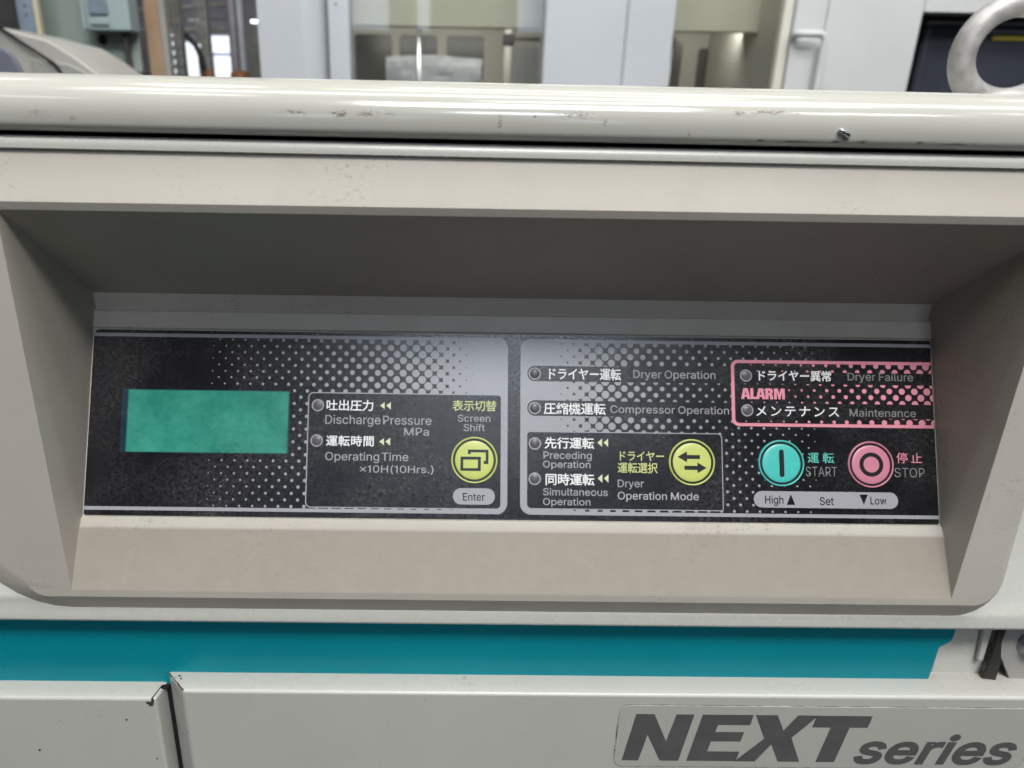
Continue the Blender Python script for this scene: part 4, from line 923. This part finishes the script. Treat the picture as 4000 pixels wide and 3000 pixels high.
M['sagebox'] = plain("pale_blue_green_enamel", (0.36, 0.45, 0.45), .35, nscale=5, var=.08)
M['wood'] = plain("tan_timber", (0.46, 0.31, 0.20), .6, nscale=12, var=.12)
M['dark'] = plain("dark_machine_grey", (0.045, 0.042, 0.042), .6, nscale=10, var=.3)
M['bluesteel'] = plain("blue_grey_steel", (0.22, 0.27, 0.33), .4, nscale=20, var=.15)
M['cream'] = plain("cream_edge", (0.62, 0.58, 0.42), .5)
M['galv'] = plain("galvanised_angle", (0.33, 0.33, 0.30), .45, metal=.2, nscale=18, var=.25)
M['mauve'] = plain("mauve_grey_pipe", (0.25, 0.23, 0.26), .4, nscale=12, var=.15)
M['hallwall'] = plain("far_hall_wall", (0.20, 0.20, 0.23), .7, nscale=1.6, var=.5)
M['orange'] = plain("orange_plastic", (0.26, 0.10, 0.03), .5)
M['hood'] = plain("grey_beige_cover", (0.40, 0.39, 0.36), .4, nscale=8, var=.06)
M['slate'] = plain("slate_blue_panel", (0.155, 0.165, 0.21), .5, nscale=8, var=.08)
M['pipe_reflection'] = plain("white_pipe_and_reflection", (0.45, 0.47, 0.49), .6, nscale=10, var=.15)
M['yellow'] = plain("yellow_caution_strip", (0.60, 0.50, 0.08), .4)
M['floor'] = plain("hall_floor_concrete", (0.03, 0.031, 0.03), .5, nscale=2, var=.2)
t = NT("window_glass_pane")
tr = t.n("BsdfTransparent"); gl = t.n("BsdfGlossy"); gl.inputs["Roughness"].default_value = .03
tr.inputs[0].default_value = (.93, .94, .93, 1)
mx = t.n("MixShader"); fr = t.n("LayerWeight"); fr.inputs[0].default_value = .5
t.l(t.math('ADD', t.math('MULTIPLY', t.math('POWER', fr.outputs[1], 5.0), .8), .045), mx.inputs[0]); t.l(tr.outputs[0], mx.inputs[1]); t.l(gl.outputs[0], mx.inputs[2])
t.l(mx.outputs[0], t.t.nodes["Material Output"].inputs[0])
M['glass'] = t.m
t = NT("daylight_window"); t.base((0.5, 0.55, 0.65))
t.p.inputs["Emission Color"].default_value = (0.86, 0.92, 1.0, 1); t.p.inputs["Emission Strength"].default_value = 1.25
M['daylight'] = t.m
t = NT("lit_fluorescent_tube"); t.base((0.9, 0.9, 0.9))
t.p.inputs["Emission Color"].default_value = (0.95, 0.97, 1.0, 1); t.p.inputs["Emission Strength"].default_value = 3.0
M['tube'] = t.m

fl = mesh("concrete_floor", [(-9000, -6000, -1000), (9000, -6000, -1000), (9000, 9000, -1000), (-9000, 9000, -1000)], [(0, 1, 2, 3)])
tag(link("concrete_floor", fl, M['floor']), "plain grey concrete floor of the hall under the machines", None, "structure")

# white machining centre
mc = empty("machining_centre", (.6, 2.0, -1.0), "large white machine tool with windowed doors standing across the background", "machine tool")
# rounded corner column
prof = [(-505, 1800)] + [(-424, 1797)] + arc(-396, 1856, 62, 62, 270, 350, 10) + [(-336, 1960), (-505, 1960)]
n = len(prof)
vs = [(x, y, z) for z in (-1000, 1300) for x, y in prof]
fs = [tuple(range(n)), tuple(range(2*n-1, n-1, -1))] + [(i, (i+1) % n, n+(i+1) % n, n+i) for i in range(n)]
me = mesh("corner_column", vs, fs); smooth_angle(me, 30)
link("corner_column", me, M['mc_white'], mc)
bb("door_post", (-328, -274, 1790, 1900, -1000, 1300), M['mc_white'], mc, 5)
bb("post_seam", (-340, -326, 1900, 1920, -1000, 1300), M['dark'], mc, 0)
me = fill_mesh("screw", [[(.003*math.cos(k*.5236), .003*math.sin(k*.5236)) for k in range(12)]])
link("post_screw", me, M['dark'], mc, Matrix(((1, 0, 0, -.306), (0, 0, -1, 1.789), (0, 1, 0, .4115), (0, 0, 0, 1))))
bb("inner_hood", (-380, 1150, 2000, 2030, 383.5, 1200), M['mc_beige'], mc, 4)
cab = bb("inner_cabinet", (-500, 300, 2500, 2540, -1000, 900), M['mc_cab'], mc, 3)
for x0, x1 in ((-343, -217), (-191, -62), (-30, 96)):
    me = fill_mesh("pane", [[(x*.001, z*.001) for x, z in rrect(x0, x1, -100, 405, 12)]])
    link("smoked_pane", me, M['mc_pane'], cab, Matrix(((1, 0, 0, 0), (0, 0, -1, 2.498), (0, 1, 0, 0), (0, 0, 0, 1))))
v1, f1 = tube([(-114, 2200, -500), (-114, 2200, 600)], 7, 14)
link("guide_rod", mesh("guide_rod", v1, f1, True), M['steel'], mc)
bb("inner_post", (150, 172, 2250, 2290, -1000, 600), M['mc_cab'], mc, 3)
bb("inner_post_head", (146, 178, 2240, 2292, 360, 392), M['dark'], mc, 3)
bb("inner_ledge", (176, 320, 2200, 2230, 372, 378), M['dark'], mc, 1)
bb("inner_side_panel", (172, 330, 2400, 2420, -1000, 372), M['mc_warm'], mc, 3)
# crumpled sheet added to stand in for a reflection in the window glass
vs, fs = [], []
nx, nz = 26, 12
for j in range(nz+1):
    for i in range(nx+1):
        x = -220 + 300*i/nx; z = 150+ (180 - 18*abs(i/nx-.45)*(j/nz))*j/nz
        y = 2260 + 9*noise.noise(Vector((x*.012, z*.02, 3))) + 4*noise.noise(Vector((x*.04, z*.05, 8)))
        if i == nx: x += 18*noise.noise(Vector((z*.05, 1, 1)))
        vs.append((x, y, z))
for j in range(nz):
    for i in range(nx): fs.append((j*(nx+1)+i, j*(nx+1)+i+1, (j+1)*(nx+1)+i+1, (j+1)*(nx+1)+i))
o = link("reflection_sheet", mesh("reflection_sheet", vs, fs), M['pipe_reflection'], mc)
md = o.modifiers.new("solid", 'SOLIDIFY'); md.thickness = .002
bb("window_glass", (-274, 214, 1812, 1817, -600, 1200), M['glass'], mc, 0)
bb("door_column", (214, 418, 1780, 1890, -1000, 1300), M['mc_white'], mc, 6)
bb("door_column", (419.5, 540, 1786, 1890, -1000, 1300), M['mc_white'], mc, 6)
bb("window_glass", (540, 836, 1812, 1817, -600, 1200), M['glass'], mc, 0)
cab2 = bb("inner_cabinet", (520, 1250, 2420, 2460, -1000, 900), M['mc_cab'], mc, 3)
me = fill_mesh("pane", [[(x*.001, z*.001) for x, z in rrect(806, 940, -100, 374, 12)]])
link("smoked_pane", me, M['mc_pane'], cab2, Matrix(((1, 0, 0, 0), (0, 0, -1, 2.418), (0, 1, 0, 0), (0, 0, 0, 1))))
bb("inner_post", (640, 690, 2200, 2240, -1000, 383), M['mc_pane'], mc, 3)
v1, f1 = tube([(622, 2100, -500), (622, 2100, 383)], 8, 12)
link("guide_rod", mesh("guide_rod", v1, f1, True), M['steel'], mc)
bb("hood_side", (880, 1100, 1990, 2000, 300, 1200), M['mc_cab'], mc, 3)
bb("inner_side_wall", (832, 850, 1830, 2400, -1000, 1200), M['mc_cab'], mc, 3)
bb("window_frame", (812, 836, 1796, 1826, -1000, 1300), M['mc_cab'], mc, 4)
bb("door_edge", (838, 916, 1784, 1830, -1000, 1300), M['mc_warm'], mc, 5)
hp = [(846, 1784, 359), (846, 1750, 360)] 
hp = [(840, 1784, 360), (842, 1757, 360.5), (852, 1750, 361), (880, 1750, 361)] + [(888+17*math.sin(R(a)), 1750, 344+17*math.cos(R(a))) for a in (0, 22, 45, 68, 90)] + [(905, 1750, 250), (905, 1750, 60)]
v1, f1 = tube(hp, 8.5, 14)
link("door_handle", mesh("door_handle", v1, f1, True), M['mc_warm'], mc)
bb("side_panel", (919, 1159, 1790, 1850, -1000, 1300), M['mc_warm'], mc, 5)
bb("side_panel", (1159.4, 2300, 1790, 1850, 419, 1300), M['mc_warm'], mc, 0)
pk = bb("screen_pocket", (1120, 2300, 1950, 1960, -400, 500), M['mc_screen'], mc, 0)
bb("pocket_side", (1150, 1159, 1850, 1950, -400, 419), M['mc_side'], pk, 0)
scr = bb("operator_screen", (1222, 1900, 1870, 1900, -200, 408), M['mc_screen'], pk, 14)
bb("screen_label", (1400, 1640, 1866, 1869, 364.5, 375), M['yellow'], scr, 1)
bb("screen_label", (1386, 1640, 1866, 1869, 380, 389), M['mc_side'], scr, 1)
bb("screen_button", (1353, 1362, 1866, 1869, 336, 341), M['mc_side'], scr, 1)

# sage green machine on the left
sg = empty("sage_green_machine", (-1.05, 2.3, -1.0), "pale sage green machine side with a small blue green box, left background", "machine")
hole = [(-1070.5+16*math.cos(-k*math.pi/12), 351.9+16*math.sin(-k*math.pi/12)) for k in range(24)]
me = fill_mesh("side", [[(x*.001, z*.001) for x, z in rect(-1262, -962, -1000, 1200)], [(x*.001, z*.001) for x, z in hole]])
o = link("side_plate", me, M['sage'], sg, Matrix(((1, 0, 0, 0), (0, 0, -1, 2.2), (0, 1, 0, 0), (0, 0, 0, 1))))
md = o.modifiers.new("s", 'SOLIDIFY'); md.thickness = .012; md.offset = -1
bb("hole_backing", (-1110, -1030, 2240, 2250, 300, 400), M['dark'], sg, 0)
jb = bb("junction_box", (-1075, -950, 2120, 2195, 370, 640), M['sagebox'], sg, 5)
bb("box_window", (-1062, -1008, 2112, 2119, 384, 404), M['sagebox'], jb, 2)
bb("box_window", (-1062, -1008, 2112, 2119, 412, 452), M['bluesteel'], jb, 2)
bb("box_flange", (-1084, -1074, 2110, 2195, 372, 640), M['sagebox'], jb, 2)
bb("conduit", (-991, -975, 2150, 2166, -600, 368), M['dark'], sg, 2)
bb("lower_ledge", (-1120, -930, 2130, 2190, 225, 262), M['dark'], sg, 3)
bb("plate_edge", (-1157, -1146, 1990, 2010, 337, 900), M['cream'], sg, 1)

dk = empty("dark_upright", (-1.2, 2.05, -1.0), "dark steel upright with a blue grey face, at the far left", "upright")
bb("upright_core", (-1420, -1204, 2010, 2060, -1000, 1200), M['dark'], dk, 3)
us = bb("upright_face", (-1203, -1159, 1990, 2020, 348, 1200), M['bluesteel'], dk, 2)
for z in (417, 395):
    me = fill_mesh("rivet", [[(.0035*math.cos(k*.6283), .0035*math.sin(k*.6283)) for k in range(10)]])
    link("rivet", me, M['dark'], us, Matrix(((1, 0, 0, -1.178), (0, 0, -1, 1.989), (0, 1, 0, z*.001), (0, 0, 0, 1))))

# timber post with a pale strip
tp = empty("timber_post", (-.92, 2.32, -1.0), "tan timber post with a pale edge strip beside the green machine", "post")
bb("timber", (-975, -925, 2300, 2350, -1000, 1300), M['wood'], tp, 3)
bb("edge_strip", (-924, -905, 2290, 2330, -1000, 1300), M['hood'], tp, 2)

# covered machine nearest the left edge
cm = empty("covered_machine", (-.9, 1.5, -1.0), "low grey covered machine with a black cable along its sloping top, far left", "machine")
def slab(name, pts, y, th, mat, parent, bev=3):
    return plate(name, pts, y, th, mat, parent, bev)
slab("sloping_cover", [(-1200, 332), (-930, 314), (-901, 306), (-842, 293), (-795, 266), (-753, 235), (-700, 190), (-700, -1000), (-1200, -1000)], 1400, 260, M['hood'], cm, 6)
slab("front_panel", [(-1200, 300), (-937, 279), (-909, 263), (-895, 232), (-885, 180), (-885, -1000), (-1200, -1000)], 1385, 12, M['slate'], cm, 4)
slab("cover_skirt", [(-876, 256), (-800, 247), (-775, 236), (-720, 190), (-720, -500), (-870, -500)], 1390, 8, plain("cover_skirt_grey", (0.33, 0.325, 0.30), .45), cm, 3)
v1, f1 = tube([(-940, 1396, 322), (-921, 1394, 308), (-885, 1390, 284), (-850, 1388, 262), (-828, 1385, 249), (-818, 1384, 238), (-812, 1384, 220), (-810, 1384, 150)], 3.0, 8)
link("cable", mesh("cable", v1, f1, True), M['gap'], cm)
v1, f1 = tube([(-950, 1380, 300), (-934, 1372, 330), (-930, 1370, 342), (-936, 1372, 356)], 9, 10)
tag(link("cable_loop", mesh("cable_loop", v1, f1, True), M['pipe_reflection'], cm), "pale hose end")

# slotted steel angle uprights
def slotted(x0, x1, y, z1, slots, label, dx):
    xs = [x0, slots[0]-5, slots[0]+5, slots[1]-5, slots[1]+5, x1]
    zs = [-1000]; z = 60
    while z < z1-30: zs += [z-8, z+8]; z += 34
    zs.append(z1)
    vs = [(x, y, z) for z in zs for x in xs]; fs = []
    for j in range(len(zs)-1):
        for i in range(5):
            if j % 2 == 1 and i in (1, 3): continue
            fs.append((j*6+i, j*6+i+1, j*6+i+7, j*6+i+6))
    o = link("slotted_angle_post", mesh("slotted_angle", vs, fs), M['galv'])
    md = o.modifiers.new("s", 'SOLIDIFY'); md.thickness = .003; md.offset = -1
    tag(o, label, "post", None, "slotted steel angle posts")
    bb("angle_flange", (x1-3+dx, x1+dx, y, y+40, -1000, z1), M['galv'], o, 0)
    return o
slotted(-1142, -1094, 3000, 1200, (-1130, -1106), "slotted grey steel angle post, the left and paler of two", 0)
p2 = slotted(-1068, -1016, 3100, 1200, (-1055, -1029), "slotted dark steel angle post, the right one of two", 0)

v1, f1 = tube([(-1100, 3060, 440), (-1060, 3060, 400), (-1040, 3060, 350), (-1030, 3060, 240)], 12, 8)
o = link("black_hose", mesh("black_hose", v1, f1, True), M['dark']); tag(o, "black hose draped between the slotted steel posts", "hose")
v1, f1 = tube([(-886, 3000, -1000), (-886, 3000, 1300)], 19, 16)
tag(link("mauve_pipe", mesh("mauve_pipe", v1, f1, True), M['mauve']), "thick mauve grey upright pipe left of the white column", "pipe")
v1, f1 = tube([(-850, 2980, -1000), (-850, 2980, 1300)], 12, 16)
tag(link("white_pipe", mesh("white_pipe", v1, f1, True), M['pipe_reflection']), "slim bright white upright pipe next to the mauve pipe", "pipe")
# corrugated sheet
prof = []
for k in range(25): prof.append((-834+k*3.0, 3050 + (4 if k % 2 else 0)))
vs = [(x, y, z) for z in (-1000, 470) for x, y in prof]
n = len(prof)
cr = link("corrugated_sheet", mesh("corrugated_sheet", vs, [(i, i+1, n+i+1, n+i) for i in range(n-1)]), M['galv'])
md = cr.modifiers.new("s", 'SOLIDIFY'); md.thickness = .002
tag(cr, "narrow corrugated grey sheet between the white pipe and the white column", "sheet")
for i, (x0, x1, z1, lb) in enumerate(((-984, -948, 303, "small orange plastic tub on the left, peeping over the cover"), (-880, -812, 300, "wider orange plastic tub beside the white column, peeping over the cover"))):
    prof = [(1, -60), (1.1, 0), (.6, 8), (0.05, 9)]
    vs = []; sg_ = 24
    for r_, h in prof:
        for k in range(sg_): vs.append(((x0+x1)/2+(x1-x0)/2*r_*math.cos(2*math.pi*k/sg_), 2900+(x1-x0)/2*r_*math.sin(2*math.pi*k/sg_), z1-9+h))
    fs = [(j*sg_+k, j*sg_+(k+1) % sg_, (j+1)*sg_+(k+1) % sg_, (j+1)*sg_+k) for j in range(3) for k in range(sg_)] + [tuple(range(3*sg_, 4*sg_))]
    tag(link("plastic_tub", mesh("plastic_tub", vs, fs, True), M['orange']), lb, "tub", None, "orange plastic tubs")
bb_ = bb("tub_shelf", (-1000, -790, 2860, 2960, 200, 236), M['dark'], None, 2); tag(bb_, "dark shelf board under the orange tubs", "shelf")

# far wall with bright windows and lamps
hw_ = bb("hall_wall", (-5200, 5200, 5200, 5300, -1000, 3200), M['hallwall'], None, 0); tag(hw_, None, None, "structure")
for x0, x1, z0, z1 in ((-1945, -1880, 150, 610), (-1790, -1700, 150, 560), (-1615, -1480, 500, 600), (-1600, -1500, 150, 480)):
    w_ = bb("hall_window", (x0, x1, 5150, 5199, z0, z1), M['daylight'], hw_, 0)
for k, (x0, x1, z) in enumerate(((-1900, -1830, 700), (-1765, -1680, 700), (-1335, -1230, 688))):
    o = bb("tube_lamp", (x0*.9, x1*.9, 4600, 4640, z*.92, z*.92+14), M['tube'], None, 3)
    tag(o, ["leftmost of three far fluorescent tube lamps", "middle of three far fluorescent tube lamps", "far fluorescent tube lamp next to the white column"][k], "lamp", None, "far tube lamps")
random.seed(3)
for k in range(5):
    z = 560+k*55; y = 4300+k*60
    v1, f1 = tube([(-2000, y, z+random.uniform(-20, 20)), (-1250, y, z+random.uniform(-60, 60))], random.uniform(8, 18), 8)
    tag(link("ceiling_pipe", mesh("ceiling_pipe", v1, f1, True), M['mauve' if k % 2 else 'galv']), ["lowest of five thin pipe runs under the far hall roof", "second lowest of five thin pipe runs under the far roof", "middle one of five thin pipe runs under the far roof", "second highest of five thin pipe runs under the far roof", "highest of five thin pipe runs under the far roof"][k], "pipe", None, "pipe runs under the far roof")
